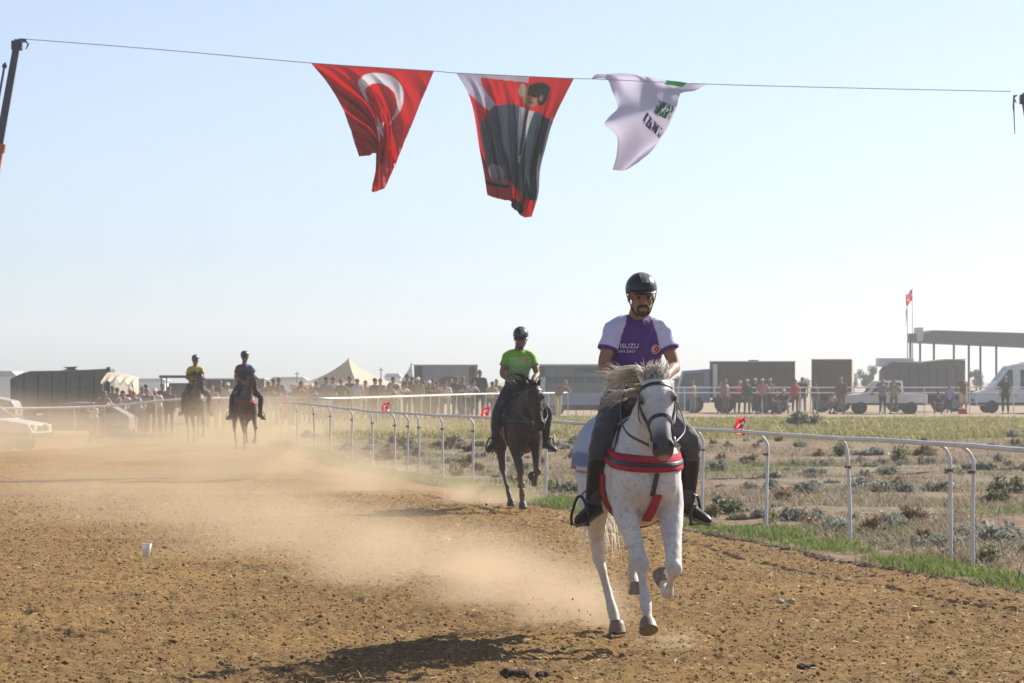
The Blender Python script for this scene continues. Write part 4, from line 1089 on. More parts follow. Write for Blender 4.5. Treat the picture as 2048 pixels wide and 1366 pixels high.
    for k in (0, 1):
        if longsleeve: tube(b, [sh[k].lerp(ch, .25), sh[k], sh[k].lerp(el[k], .45), el[k], el[k].lerp(wr[k], .4), wr[k].lerp(el[k], .06)], [.056, .064, .060, .053, .048, .040], n=12, sub=3)
        else: tube(b, [sh[k].lerp(ch, .25), sh[k], sh[k].lerp(el[k], send * .5), sh[k].lerp(el[k], send)], [.054, .061, .065, .069], n=14, sub=3)
    sm = remesh(b, voxel * 1.25, 4, .5, 'shirt'); a = verts_np(sm); nn = normals_np(sm)
    if wrinkle:
        w_ = np.array([(1 - 2 * abs(mnoise.noise(V((p[0] * 6, p[1] * 7 + p[2] * 5, p[2] * 10 - p[1] * 7))))) * .7 + .35 * mnoise.noise(V(p) * 22) for p in a]); set_verts(sm, a + nn * (w_ * wrinkle)[:, None])
    if shirt_paint is not None: paint(sm, shirt_paint(a)); shirt = mat('printed_shirt', attr=True, rough=.75, var=.05, vscale=60, sheen=.2)
    out['shirt'] = obj('shirt', sm, shirt, root)
    # trousers
    b = B(); g = .012
    tube(b, [pel + (ch - pel).normalized() * .07, pel, pel - (ch - pel).normalized() * .07], [(.160 + g, .115 + g), (.172 + g, .125 + g), (.12, .10)], n=16, side=sidev, sub=2)
    for k in (0, 1):
        end = kn[k] if barelegs else an[k]
        if barelegs: tube(b, [hp[k].lerp(pel, .3), hp[k], hp[k].lerp(kn[k], .5), kn[k]], [.10, .105, .092, .085], n=12, sub=3)
        else: tube(b, [hp[k].lerp(pel, .3), hp[k], hp[k].lerp(kn[k], .5), kn[k], kn[k].lerp(an[k], .3), kn[k].lerp(an[k], .7), an[k]], [.10, .104, .088, .068, .068, .056, .052], n=12, sub=3)
    tm = remesh(b, voxel * 1.3, 4, .5, 'trousers'); a = verts_np(tm); nn = normals_np(tm)
    if wrinkle:
        w_ = np.array([mnoise.noise(V((p[0] * 14, p[1] * 14, p[2] * 20))) for p in a]); set_verts(tm, a + nn * (w_ * wrinkle * .8)[:, None])
    out['trousers'] = obj('trousers', tm, trousers, root)
    # boots or shoes
    for k in (0, 1):
        b = B(); d = (to[k] - an[k]); dh = V((d.x, d.y, d.z)); L_ = dh.length; dh.normalize(); upf = V((0, 0, 1)); upf = (upf - dh * upf.dot(dh)).normalized(); sf = upf.cross(dh)
        heel = an[k] - upf * .075 - dh * .05
        tube(b, [heel + upf * .03, heel + dh * .06 + upf * .045, heel + dh * .14 + upf * .032, heel + dh * .22 + upf * .024, heel + dh * .262 + upf * .016], [(.034, .036), (.040, .050), (.044, .036), (.042, .026), (.018, .014)], n=12, side=sf, sub=3)
        if boots: tube(b, [heel + dh * .035 + upf * .05, an[k] + upf * .02, kn[k].lerp(an[k], .55), kn[k].lerp(an[k], .25), kn[k].lerp(an[k], .13)], [.046, .048, .066, .072, .070], n=12, sub=3)
        else: tube(b, [heel + dh * .03 + upf * .04, an[k] + upf * .01], [.042, .044], n=10)
        nm = 'boot' if boots else 'shoe'
        bo = obj(nm, remesh(b, max(voxel, .008), 3, .5, nm), boots or shoe or M_SHOE, root)
        b = B(); pr = [heel + dh * t + sf * w_ for t, w_ in ((-.012, 0), (0, .028), (.10, .036), (.18, .044), (.24, .034), (.27, 0), (.24, -.034), (.18, -.044), (.10, -.036), (0, -.028))]
        lo = [b.verts.new(p - upf * .016) for p in pr]; hi = [b.verts.new(p + upf * .004) for p in pr]; b.faces.new(list(reversed(lo))); b.faces.new(hi)
        for i in range(len(pr)): j = (i + 1) % len(pr); b.faces.new((lo[i], lo[j], hi[j], hi[i]))
        bmesh.ops.recalc_face_normals(b, faces=b.faces[:]); bobj('sole', b, M_SOLE, bo)
    # headgear
    if head == 'helmet':
        he = helmet(root, hc + u * .052, f, u, s, fine, stripe); out['helmet'] = he
    elif head in ('hair', 'cap'):
        b = B(); hm = hair or M_HAIRB
        ball(b, hc + u * .045 - f * .016, f * .104, s * .086, u * .092, n=14)
        bm2 = mesh('hair', b); bb = B(); bb.from_mesh(bm2); pln = hc + u * .035 + f * .075
        bmesh.ops.bisect_plane(bb, geom=bb.verts[:] + bb.edges[:] + bb.faces[:], plane_co=pln, plane_no=(f * .8 - u * .55), clear_outer=True)
        bmesh.ops.holes_fill(bb, edges=[e for e in bb.edges if e.is_boundary]); bobj('hair' if head == 'hair' else 'cap', bb, hm, root, True)
        if head == 'cap':
            b = B(); tube(b, [hc + u * .062 + f * .085, hc + u * .055 + f * .125, hc + u * .045 + f * .155], [(.065, .008), (.062, .006), (.035, .004)], n=12, side=s, sub=2); bobj('cap_peak', b, hm, root, True)
    return out
def helmet(root, c, f, u, s, fine=True, stripe=True):
    he = empty('helmet'); he.parent = root
    b = B(); n1, n2 = (40, 18) if fine else (16, 8); rings = []
    for i in range(n2 + 1):
        ph = (i / n2) * 1.0; ring = []
        for k in range(n1):
            th = 2 * math.pi * k / n1; cf = math.cos(th)
            low = 1.76 + (-.16 if cf > .3 else 0) + .30 * max(0, -cf)
            p = .02 + (low - .02) * ph
            ring.append(c + u * (.108 * math.cos(p) + .004) + f * (.126 * math.sin(p) * cf) + s * (.102 * math.sin(p) * math.sin(th)))
        rings.append(ring)
    quadstrip(b, rings, cap=False); b.faces.new([v for v in b.verts][:n1])
    bmesh.ops.recalc_face_normals(b, faces=b.faces[:]); bmesh.ops.solidify(b, geom=b.faces[:], thickness=.010)
    bobj('shell', b, M_BLKG, he, True)
    def surf(p, th, k=1.0): return c + u * ((.108 * math.cos(p)) * k + .004) + f * (.126 * math.sin(p) * math.cos(th) * k) + s * (.102 * math.sin(p) * math.sin(th) * k)
    if stripe:
        b = B(); rows = []
        for p in np.linspace(.25, 1.08, 12): rows.append([surf(p, th * (.30 - .07 * p) / max(.3, math.sin(p)), 1.025) for th in np.linspace(-1, 1, 6)])
        quadstrip(b, rows, False, False); bmesh.ops.solidify(b, geom=b.faces[:], thickness=.003); bobj('stripe', b, M_GREYST, he, True)
    # small peak
    b = B(); rows = []
    for k in np.linspace(0, 1, 4): rows.append([surf(1.58, th, 1.0) + f * (.036 * k * max(0, math.cos(th * 1.15))) - u * .014 * k for th in np.linspace(-1.2, 1.2, 16)])
    quadstrip(b, rows, False, False); bmesh.ops.recalc_face_normals(b, faces=b.faces[:]); bmesh.ops.solidify(b, geom=b.faces[:], thickness=.005); bobj('peak', b, M_BLKG, he, True)
    # harness: side straps meeting under the chin
    chin = c - u * .190 + f * .052
    for k in (-1, 1):
        for th in (1.05, 2.0):
            b = B(); a0 = surf(1.72, th * k, .98); jn = c - u * .095 + s * .074 * k + f * .020
            tube(b, [a0, a0.lerp(jn, .5) + s * .004 * k, jn], [(.008, .003)] * 3, n=6, side=f, sub=3); bobj('side_strap', b, M_STRAP, he)
        b = B(); tube(b, [jn, jn.lerp(chin, .5) + s * .012 * k - u * .01, chin], [(.009, .004)] * 3, n=6, side=f, sub=3); bobj('chin_strap', b, M_STRAP, he)
    return he
def patch(bv, c, ud, vd, w_, h_, n, colfn, off, m, name, parent, cast):
    U, Vv = np.meshgrid(np.linspace(-1, 1, n), np.linspace(-1, 1, n)); X = np.zeros_like(U); Y = X.copy(); Z = X.copy()
    for i in range(n):
        for j in range(n):
            o = V(c) + V(ud) * (U[i, j] * w_ / 2) + V(vd) * (Vv[i, j] * h_ / 2); h = bv.ray_cast(o - V(cast) * .6, V(cast), 1.2); p = (h[0] if h[0] else o) - V(cast) * off
            X[i, j], Y[i, j], Z[i, j] = p
    me = grid_mesh(name, X, Y, Z); col, keep = colfn(U.ravel(), Vv.ravel()); paint(me, col)
    bb = B(); bb.from_mesh(me); bb.verts.ensure_lookup_table()
    bmesh.ops.delete(bb, geom=[v for v in bb.verts if not keep[v.index]], context='VERTS'); bb.to_mesh(me); bb.free()
    return obj(name, me, m, parent)
def lettering(bv, text, c, ud, vd, height, off, m, name, parent, cast):
    cu = bpy.data.curves.new('t', 'FONT'); cu.body = text; cu.size = 1.0; cu.align_x = 'CENTER'; o = bpy.data.objects.new('t', cu); C.objects.link(o)
    dg = bpy.context.evaluated_depsgraph_get(); me = bpy.data.meshes.new_from_object(o.evaluated_get(dg), depsgraph=dg); bpy.data.objects.remove(o)
    a = verts_np(me); out = a.copy()
    for i, (x, y, _) in enumerate(a):
        q = V(c) + V(ud) * float(x) * height + V(vd) * float(y) * height; h = bv.ray_cast(q - V(cast) * .6, V(cast), 1.2); out[i] = (h[0] if h[0] else q) - V(cast) * off
    set_verts(me, out); me.materials.clear(); return obj(name, me, m, parent)

# ------------------------------------------------------------------ the four riders
def ride_pose(dx=0.0, lean=0.0, knee=.31, head=(.23, 0, 2.235), look=(1, .0, -.30), hands=((.54, -.09, 1.66), (.52, .09, 1.68)), foot_out=.14):
    J = dict(pelvis=(.04, 0, 1.575), chest=(.12 + lean * .6, 0, 1.93), neck=(.15 + lean, 0, 2.115), head=head,
             sh=[(.14 + lean * .9, -.158, 2.02), (.14 + lean * .9, .158, 2.02)], el=[(.20 + lean * .6, -.232, 1.785), (.22 + lean * .6, .232, 1.785)], wr=[hands[0], hands[1]],
             hip=[(.05, -.115, 1.545), (.05, .115, 1.545)], kn=[(.41, -knee, 1.29), (.41, knee + .02, 1.29)], an=[(.22, -knee - .015, .895), (.22, knee + .035, .895)],
             toe=[(.36, -knee - .015 - foot_out, .82), (.36, knee + .035 + foot_out, .82)])
    J['hand'] = (((.75, .35, -.45), (-.2, .55, -.8)), ((.75, -.35, -.45), (-.2, -.55, -.8)))
    return J
def feet_of(J):
    out = []
    for k in (0, 1):
        a, t = V(J['an'][k]), V(J['toe'][k]); d = (t - a).normalized(); up = V((0, 0, 1)); up = (up - d * up.dot(d)).normalized()
        out.append((a, a - up * .075 + d * .13, up.cross(d)))
    return out

# -- front rider on the white horse
PSI = rad(9); RZ = -math.pi / 2 + PSI
W_NECK = [(.52, 0, 1.25), (.74, -.005, 1.42), (.93, -.02, 1.545), (1.06, -.035, 1.615), (1.13, -.05, 1.635)]
W_HEAD = [(1.14, -.058, 1.672), (1.39, -.050, 1.232)]
hw = horse('white_horse', 'white horse galloping towards the camera, wearing a red breast collar', (.765, 20.60, 0), RZ, GAIT_A, W_NECK, W_HEAD,
           dict(kind='white', base=(.66, .63, .60), alt=(.5, .5, .5), legs=(.60, .55, .50), face=(.42, .42, .45), muzzle=(.07, .07, .08), hoof=(.20, .15, .115)),
           voxel=.0115, yawhead=rad(-9), mane_col=(.92, .88, .80), wind=(-.30, -.90, -.05))
tack_up(hw, (.42, .008, .035), girth_col=(.40, .01, .03), pad_cols=((.40, .45, .55), (.12, .20, .34), (.40, .05, .06), (.62, .62, .64)))
JW = ride_pose(lean=.05, head=(.30, 0, 2.225), knee=.285, foot_out=.16); 
def white_purple(a):
    pur = np.array((.085, .022, .20)); whi = np.array((.58, .58, .80)); col = np.tile(pur, (len(a), 1)); y = np.abs(a[:, 1] + .0); z = a[:, 2]
    col[(y > .070 + (2.13 - z) * .30) & (z > 1.80)] = whi
    for k in (0, 1):
        s0, e0 = np.array(JW['sh'][k]), np.array(JW['el'][k]); d = e0 - s0; t = ((a - s0) @ d) / (d @ d); sidek = (a[:, 1] * (-1 if k == 0 else 1)) > .125
        col[sidek & (t > .515)] = pur
    return col
rider = empty('person', (.79, 20.60, 0), RZ)
tag(rider, 'rider in purple and white shirt and black helmet, on the white horse', 'person', 'riders on horseback')
M_JEAN = mat('dark_jodhpurs', (.050, .052, .062), .8, var=.15, vscale=50, sheen=.2)
pr = person(JW, (1, .02, -.12), parent=rider, voxel=.006, shirt_paint=white_purple, trousers=M_JEAN, boots=M_BOOT, wrinkle=.011)
f, u, s, hc = pr['f'], pr['u'], pr['s'], pr['hc']
b = B()
for k in (-1, 1): tube(b, [hc - u * .044 + f * .098, hc - u * .047 + f * .096 + s * .020 * k, hc - u * .058 + f * .083 + s * .036 * k, hc - u * .078 + f * .076 + s * .038 * k], [(.009, .008), (.009, .009), (.006, .008), (.003, .004)], n=8, sub=4)
bobj('moustache', b, M_HAIRB, rider, True)
b = B(); tube(b, [hc - u * .088 + f * .082, hc - u * .105 + f * .082, hc - u * .118 + f * .066], [(.016, .008), (.024, .010), (.018, .008)], n=10, side=s, sub=3)
for k in (-1, 1): tube(b, [hc - u * .080 + f * .076 + s * .036 * k, hc - u * .098 + f * .070 + s * .030 * k, hc - u * .114 + f * .064 + s * .012 * k], [.006, .008, .007], n=8, sub=3)
bobj('goatee', b, mat('dark_stubble', (.035, .025, .02), .8), rider, True)
sbv = bvh_of(pr['shirt'].data); CAST = V((-1, 0, 0)); LU = V((0, 1, 0)); LV = V((0, 0, 1))
M_PRINT = mat('white_print', (.72, .72, .74), .6)
lettering(sbv, 'ISUZU', (0, -.070, 1.897), LU, LV, .042, .004, M_PRINT, 'lettering', rider, CAST)
lettering(sbv, 'NN ZAO', (0, -.085, 1.868), LU, LV, .026, .004, M_PRINT, 'lettering', rider, CAST)
def badge_col(U, Vv):
    r = np.hypot(U, Vv); c = np.tile(np.array((.50, .015, .03)), (len(U), 1)); c[(r > .82)] = (.7, .7, .72)
    c[(np.hypot(U + .1, Vv) < .52) & (np.hypot(U - .05, Vv) > .42)] = (.72, .72, .74); c[np.hypot(U - .28, Vv) < .12] = (.72, .72, .74)
    return c, r <= 1.0
patch(sbv, (0, .105, 1.89), LU, LV, .062, .062, 28, badge_col, .004, mat('printed_badge', attr=True, rough=.6), 'badge', rider, CAST)
stirrups(hw, feet_of(JW))

# -- second rider, green shirt, dark bay
D_NECK = [(.52, 0, 1.25), (.74, 0, 1.38), (.92, .01, 1.48), (1.04, .02, 1.54), (1.10, .03, 1.56)]
D_HEAD = [(1.11, .03, 1.60), (1.36, .07, 1.07)]
p2 = G(1030, 1014); RZ2 = -math.pi / 2 + rad(10)
BAY = dict(kind='bay', base=(.034, .016, .010), alt=(.075, .030, .016), legs=(.15, .095, .065), face=(.040, .020, .014), muzzle=(.02, .013, .011), hoof=(.06, .045, .035), tail_y=-.25)
hb = horse('bay_horse', 'dark bay horse carrying the green shirted rider beside the rail', (p2.x + .02, p2.y, 0), RZ2, dict(GAIT_A, **{'rf': [(.62, -.13, 1.02), (.63, -.14, .86), (.78, -.09, .50), (.80, -.07, .18), (.84, -.07, .09)], 'rf_h': ((.87, -.07, .045), (.32, 0, -.94))}),
           D_NECK, D_HEAD, BAY, voxel=.015, hair=.6, yawhead=rad(-6), mane_col=(.02, .013, .01), wind=(-.5, -.5, .1))
h2 = ((.60, -.08, 1.60), (.58, .08, 1.62))
tack_up(hb, (.02, .014, .012), girth_col=(.30, .14, .03), hands=h2)
J2 = ride_pose(lean=.05, head=(.30, 0, 2.25), hands=h2, knee=.32)
def green_shirt(a):
    z = a[:, 2]; y = a[:, 1]; t = sstep(2.02, 1.66, z)[:, None]
    col = np.array((.17, .44, .015)) * (1 - t) + np.array((.004, .055, .062)) * t
    st = (((z + .30 * y) * 34) % 1.0 < .38) & (z < 2.0 + .3 * y * 0) & (z > 1.70) & (np.abs(y) < .15); col[st] = col[st] * .45 + np.array((.50, .68, .45)) * .75
    return col
r2 = empty('person', (p2.x + .02, p2.y, 0), RZ2); tag(r2, 'rider in green shirt with pale diagonal stripes, on the dark bay horse', 'person', 'riders on horseback')
q2 = person(J2, (1, .0, -.42), parent=r2, voxel=.009, shirt_paint=green_shirt, trousers=mat('black_trousers', (.018, .018, .02), .8), skin=M_SKIN2)
patch(bvh_of(q2['shirt'].data), (0, .085, 1.975), LU, LV, .07, .07, 16, badge_col, .006, mat('printed_badge'), 'badge', r2, CAST)
b = B(); f, u, s, hc = q2['f'], q2['u'], q2['s'], q2['hc']
tube(b, [hc - u * .075 + f * .085, hc - u * .10 + f * .082, hc - u * .118 + f * .062], [(.030, .010), (.034, .012), (.026, .010)], n=10, side=s, sub=3); bobj('beard', b, M_HAIRB, r2, True)
stirrups(hb, feet_of(J2))

# -- third rider, maroon and blue shirt
p3 = V((X_at(487, 77), 77.0, 0)); RZ3 = -math.pi / 2 + rad(14)
CHE = dict(kind='chestnut', base=(.082, .042, .027), alt=(.12, .060, .038), legs=(.14, .09, .065), face=(.06, .028, .018), muzzle=(.03, .018, .015), hoof=(.07, .05, .04))
H3_NECK = [(.52, 0, 1.25), (.72, 0, 1.46), (.88, .01, 1.66), (.98, .02, 1.78), (1.04, .03, 1.82)]; H3_HEAD = [(1.05, .03, 1.86), (1.30, .12, 1.36)]
hc3 = horse('chestnut_horse', 'brown horse under the rider in the maroon and blue shirt', p3, RZ3, GAIT_B, H3_NECK, H3_HEAD, CHE, voxel=.022, hair=.35, mane_col=(.03, .018, .014), detail=False)
h3 = ((.50, -.09, 1.68), (.48, .13, 1.72)); tack_up(hc3, (.35, .02, .03), hands=h3); J3 = ride_pose(head=(.18, 0, 2.28), look=(1, .1, -.1), hands=h3, knee=.34, foot_out=.12)
def half_shirt(a):
    col = np.tile(np.array((.11, .006, .018)), (len(a), 1)); col[a[:, 1] > .01] = (.035, .07, .24); return col
r3 = empty('person', p3, RZ3); tag(r3, 'rider in half maroon half blue shirt and sunglasses, third from the camera', 'person', 'riders on horseback')
q3 = person(J3, (1, .15, -.12), parent=r3, voxel=.012, shirt_paint=half_shirt, trousers=mat('black_trousers'), skin=M_SKIN2)
f, u, s, hc = q3['f'], q3['u'], q3['s'], q3['hc']; b = B(); tube(b, [hc + u * .012 + f * .06 - s * .075, hc + u * .012 + f * .108 - s * .03, hc + u * .010 + f * .112, hc + u * .012 + f * .108 + s * .03, hc + u * .012 + f * .06 + s * .075], [(.006, .014)] * 5, n=8, sub=3, side=f); bobj('sunglasses', b, M_STRAP, r3, True)
stirrups(hc3, feet_of(J3))
# -- fourth rider, yellow shirt
p4 = V((X_at(389, 86), 86.0, 0)); RZ4 = -math.pi / 2 + rad(12)
h4_ = horse('brown_horse', 'dusty brown horse under the rider in the yellow shirt, farthest back', p4, RZ4, GAIT_B, H3_NECK, [(1.05, .03, 1.86), (1.26, .10, 1.36)],
            dict(CHE, base=(.11, .075, .055), alt=(.14, .10, .075), kind='brown', face=(.10, .07, .05)), voxel=.022, hair=.35, mane_col=(.05, .035, .03), detail=False)
tack_up(h4_, (.10, .07, .05), hands=h3); J4 = ride_pose(head=(.18, 0, 2.26), hands=h3, knee=.33)
r4 = empty('person', p4, RZ4); tag(r4, 'rider in plain yellow shirt, farthest of the four riders', 'person', 'riders on horseback')
person(J4, (1, .1, -.3), parent=r4, voxel=.012, shirt=mat('yellow_shirt', (.52, .38, .01), .8), trousers=mat('black_trousers'), skin=M_SKIN2)
stirrups(h4_, feet_of(J4))
# ------------------------------------------------------------------ vehicles, tents and stands behind the crowd
M_TYRE = mat('tyre_rubber', (.02, .02, .02), .9); M_RIM = mat('wheel_rim', (.14, .14, .14), .5, metal=.4)
M_GLASS = glass(); M_VWHITE = mat('white_car_paint', (.66, .67, .70), .3, var=.04, dirt=(.42, .36, .29), dirt_amt=.35); M_VSILV = mat('silver_car_paint', (.34, .34, .37), .3, dirt=(.40, .34, .28), dirt_amt=.3)
M_LAMP = mat('headlamp', (.62, .63, .64), .15); M_RED = mat('red_lamp', (.42, .02, .02), .3); M_BLK = mat('black_plastic', (.025, .025, .027), .6); M_CHASSIS = mat('chassis_black', (.03, .03, .03), .8)
def wheel(parent, x, y, r=.33, w_=.2):
    b = B(); tube(b, [(x, y - w_ / 2, r), (x, y - w_ * .35, r), (x, y + w_ * .35, r), (x, y + w_ / 2, r)], [r * .86, r, r, r * .86], n=20, side=(1, 0, 0)); t = bobj('wheel', b, M_TYRE, parent, True)
    b = B(); tube(b, [(x, y - w_ / 2 - .012, r), (x, y - w_ / 2 + .03, r)], [r * .5, r * .62], n=14, side=(1, 0, 0)); bobj('rim', b, M_RIM, t)
def part(parent, name, m, *boxes, bev=0.0):
    b = B()
    for q in boxes: box(b, *q, bev)
    return bobj(name, b, m, parent)
def pane(parent, name, outline, y, m=None, th=.02):
    b = B(); prism(b, outline, y - th, y + .01); return bobj(name, b, m or M_GLASS, parent)
def at_px(px, Y): return (X_at(px, Y), Y, 0)
def box_truck(name, label, px0, px1, ytop, Y, side_m, top_m=None, depth=2.4, zfloor=.95, cab=None, cab_m=None, end_m=None, rz=0.0, frame_m=None, panels=3, cat='truck'):
    """box body lorry seen side on; cab 'l' or 'r' """
    x0, x1 = X_at(px0, Y), X_at(px1, Y); L_ = x1 - x0; zt = CAMZ + (HZ - ytop) / FPX * Y
    root = empty(name, (x0, Y, 0), rz); tag(root, label, cat, 'lorries parked behind the crowd')
    part(root, 'box_body', side_m, (0, L_, 0, depth, zfloor, zt - .06), bev=.03)
    part(root, 'roof', top_m or side_m, (-.04, L_ + .04, -.04, depth + .04, zt - .055, zt), bev=.015)
    fm = frame_m or M_BLK
    for k in range(panels + 1):
        xx = L_ * k / panels; part(root, 'side_rib', fm, (max(0, xx - .04), min(L_, xx + .04), -.03, -.003, zfloor + .02, zt - .07))
    part(root, 'side_sill', fm, (0, L_, -.035, -.004, zfloor - .08, zfloor + .02))
    if end_m: part(root, 'end_panel', end_m, (L_ + .004, L_ + .05, .05, depth - .05, zfloor, zt - .07))
    part(root, 'chassis', M_CHASSIS, (.05, L_ - .05, .25, depth - .25, .55, zfloor - .09))
    for xx in ((.7, L_ - .8, L_ - 1.7) if L_ > 4 else (.5, L_ - .6)):
        wheel(root, xx, .18, .46, .28); wheel(root, xx, depth - .18, .46, .28)
    if cab:
        cx0, cx1 = (-1.75, -.1) if cab == 'l' else (L_ + .1, L_ + 1.75); sgn = 1 if cab == 'r' else -1; cm = cab_m or M_VWHITE
        out = [(cx0 if sgn > 0 else cx1, .55), (cx1 if sgn > 0 else cx0, .55), (cx1 if sgn > 0 else cx0, 1.45), ((cx1 - .25) if sgn > 0 else cx0 + .25, 2.25), (cx0 if sgn > 0 else cx1, 2.35)]
        b = B(); prism(b, out, .1, depth - .1, .05); bobj('cab', b, cm, root)
        xm = cx0 + .35 if sgn > 0 else cx1 - .35; xe = cx1 - .22 if sgn > 0 else cx0 + .22
        pane(root, 'side_window', [(xm, 1.45), (xe + .12 * sgn, 1.45), (xe, 2.1), (xm, 2.15)], .09)
        wheel(root, (cx0 + cx1) / 2, .18, .46, .28); wheel(root, (cx0 + cx1) / 2, depth - .18, .46, .28)
    return root
def car(name, label, loc, rz, L_=4.2, H_=1.45, W_=1.7, m=None, kind='hatch', cat='car', group='cars parked beyond the rail'):
    """local x forward (front at +x)"""
    root = empty(name, loc, rz); tag(root, label, cat, group); m = m or M_VWHITE; h = H_; l = L_
    if kind == 'pickup': pr = [(-l / 2, .45), (l / 2, .45), (l / 2, .78), (l / 2 - .1, .98), (l / 2 - 1.15, 1.08), (l / 2 - 1.65, h), (l / 2 - 3.0, h), (l / 2 - 3.05, 1.08), (-l / 2, 1.02)]
    elif kind == 'van': pr = [(-l / 2, .40), (l / 2, .40), (l / 2, .85), (l / 2 - .12, 1.12), (l / 2 - .75, 1.25), (l / 2 - 1.75, h - .12), (l / 2 - 2.2, h), (-l / 2 + .1, h), (-l / 2, h - .2)]
    else: pr = [(-l / 2, .38), (l / 2, .38), (l / 2, .62), (l / 2 - .12, .82), (l / 2 - 1.0, .95), (l / 2 - 1.75, h - .03), (l / 2 - 2.1, h), (-l / 2 + .8, h - .04), (-l / 2 + .15, .98), (-l / 2, .9)]
    b = B(); prism(b, pr, -W_ / 2, W_ / 2, .06); bobj('body', b, m, root, False)
    for sy in (-1, 1):
        y = sy * (W_ / 2 + .003)
        if kind == 'van':
            xs = [(l / 2 - 1.72, l / 2 - .95, l / 2 - 2.0, 1.28), ] ; zb, ztp = 1.28, h - .32
            wins = [[(l / 2 - 1.0, zb), (l / 2 - 1.15, zb + .25), (l / 2 - 1.72, ztp), (l / 2 - 1.95, ztp), (l / 2 - 1.95, zb)]]; x = l / 2 - 2.35
            while x > -l / 2 + .5: x2 = max(x - 1.25, -l / 2 + .3); wins.append([(x, zb), (x2, zb), (x2, ztp), (x, ztp)]); x = x2 - .12
        elif kind == 'pickup':
            wins = [[(l / 2 - 1.40, 1.12), (l / 2 - 1.72, h - .1), (l / 2 - 2.25, h - .1), (l / 2 - 2.25, 1.12)], [(l / 2 - 2.33, 1.12), (l / 2 - 2.33, h - .1), (l / 2 - 2.9, h - .1), (l / 2 - 2.93, 1.12)]]
        else: wins = [[(l / 2 - 1.25, .98), (l / 2 - 1.8, h - .12), (l / 2 - 2.25, h - .1), (l / 2 - 2.25, .98)], [(l / 2 - 2.33, .98), (l / 2 - 2.33, h - .1), (-l / 2 + .85, h - .14), (-l / 2 + .4, .98)]]
        for wn in wins: b = B(); prism(b, wn, y - .006, y + .006); bobj('side_window', b, M_GLASS, root)
        part(root, 'door_handle', M_BLK, (l / 2 - 2.2, l / 2 - 2.0, min(y, y + sy * .02), max(y, y + sy * .02), .93, .96))
        part(root, 'wing_mirror', M_BLK, (l / 2 - 1.5, l / 2 - 1.35, y if sy > 0 else y - .16, y + .16 if sy > 0 else y, 1.0, 1.14))
        part(root, 'headlight', M_LAMP, (l / 2 - .14, l / 2 + .012, sy * W_ * .30 - .2, sy * W_ * .30 + .2, .64, .80))
        for x in (l / 2 - .85, -l / 2 + .85): wheel(root, x, sy * (W_ / 2 - .09), .33 if kind != 'van' else .36, .2)
        part(root, 'sill_moulding', M_BLK, (-l / 2 + .1, l / 2 - .1, min(y, y + sy * .015), max(y, y + sy * .015), .46, .56))
    # windscreen
    i0 = {'pickup': ((l / 2 - 1.18, 1.10), (l / 2 - 1.62, h - .05)), 'van': ((l / 2 - .80, 1.28), (l / 2 - 1.70, h - .18))}.get(kind, ((l / 2 - 1.05, .97), (l / 2 - 1.70, h - .06)))
    (xa_, za_), (xb_, zb_) = i0; nrm = V((zb_ - za_, 0, xa_ - xb_)).normalized() * .012
    b = B(); vs = [b.verts.new(V((x, y, zz)) + nrm) for x, y, zz in ((xa_, -W_ * .42, za_), (xa_, W_ * .42, za_), (xb_, W_ * .39, zb_), (xb_, -W_ * .39, zb_))]; b.faces.new(vs); bmesh.ops.solidify(b, geom=b.faces[:], thickness=.012); bobj('windscreen', b, M_GLASS, root)
    part(root, 'bumper', M_BLK, (l / 2 - .04, l / 2 + .05, -W_ * .47, W_ * .47, .40, .56)); part(root, 'grille', M_BLK, (l / 2 - .02, l / 2 + .02, -W_ * .26, W_ * .26, .62, .76))
    return root
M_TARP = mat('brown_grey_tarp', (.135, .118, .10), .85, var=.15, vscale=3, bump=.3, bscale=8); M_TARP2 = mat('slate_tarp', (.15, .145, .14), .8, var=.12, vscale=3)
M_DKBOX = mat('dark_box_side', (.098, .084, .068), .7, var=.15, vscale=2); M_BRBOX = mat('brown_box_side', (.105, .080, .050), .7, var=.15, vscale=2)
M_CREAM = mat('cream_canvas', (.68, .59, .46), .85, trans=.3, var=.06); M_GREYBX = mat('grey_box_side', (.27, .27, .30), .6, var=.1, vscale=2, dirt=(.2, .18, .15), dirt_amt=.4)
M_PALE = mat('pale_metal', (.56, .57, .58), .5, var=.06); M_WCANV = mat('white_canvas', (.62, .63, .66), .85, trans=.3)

# far left: white hatchback, nose to the right
car('parked_car', 'white hatchback at the left edge in front of the spectator rail', (X_at(-42, 91), 91, -.36), rad(-12), 3.9, 1.42, m=M_VWHITE)
# pale vans and cars behind the left rail
car('parked_van', 'silver van behind the rail at the left edge, below the grey tarpaulin', (X_at(-85, 122), 122, -.2), 0, 4.8, 1.9, 1.8, m=M_VSILV, kind='van', cat='van', group='cars parked beyond the rail')
car('parked_car', 'pale car behind the rail left of the leaning spectators', (X_at(150, 112), 112, -.45), rad(180), 4.1, 1.40, m=mat('dull_mauve_paint', (.22, .20, .22), .4))
car('parked_car', 'white car behind the crowd left of the cream tent', (X_at(622, 150), 150, -.15), 0, 4.0, 1.42, m=M_VWHITE)
car('parked_car', 'silver car half hidden by spectators under the cream tent', (X_at(700, 140), 140, -.2), rad(180), 4.2, 1.2, m=M_VSILV)
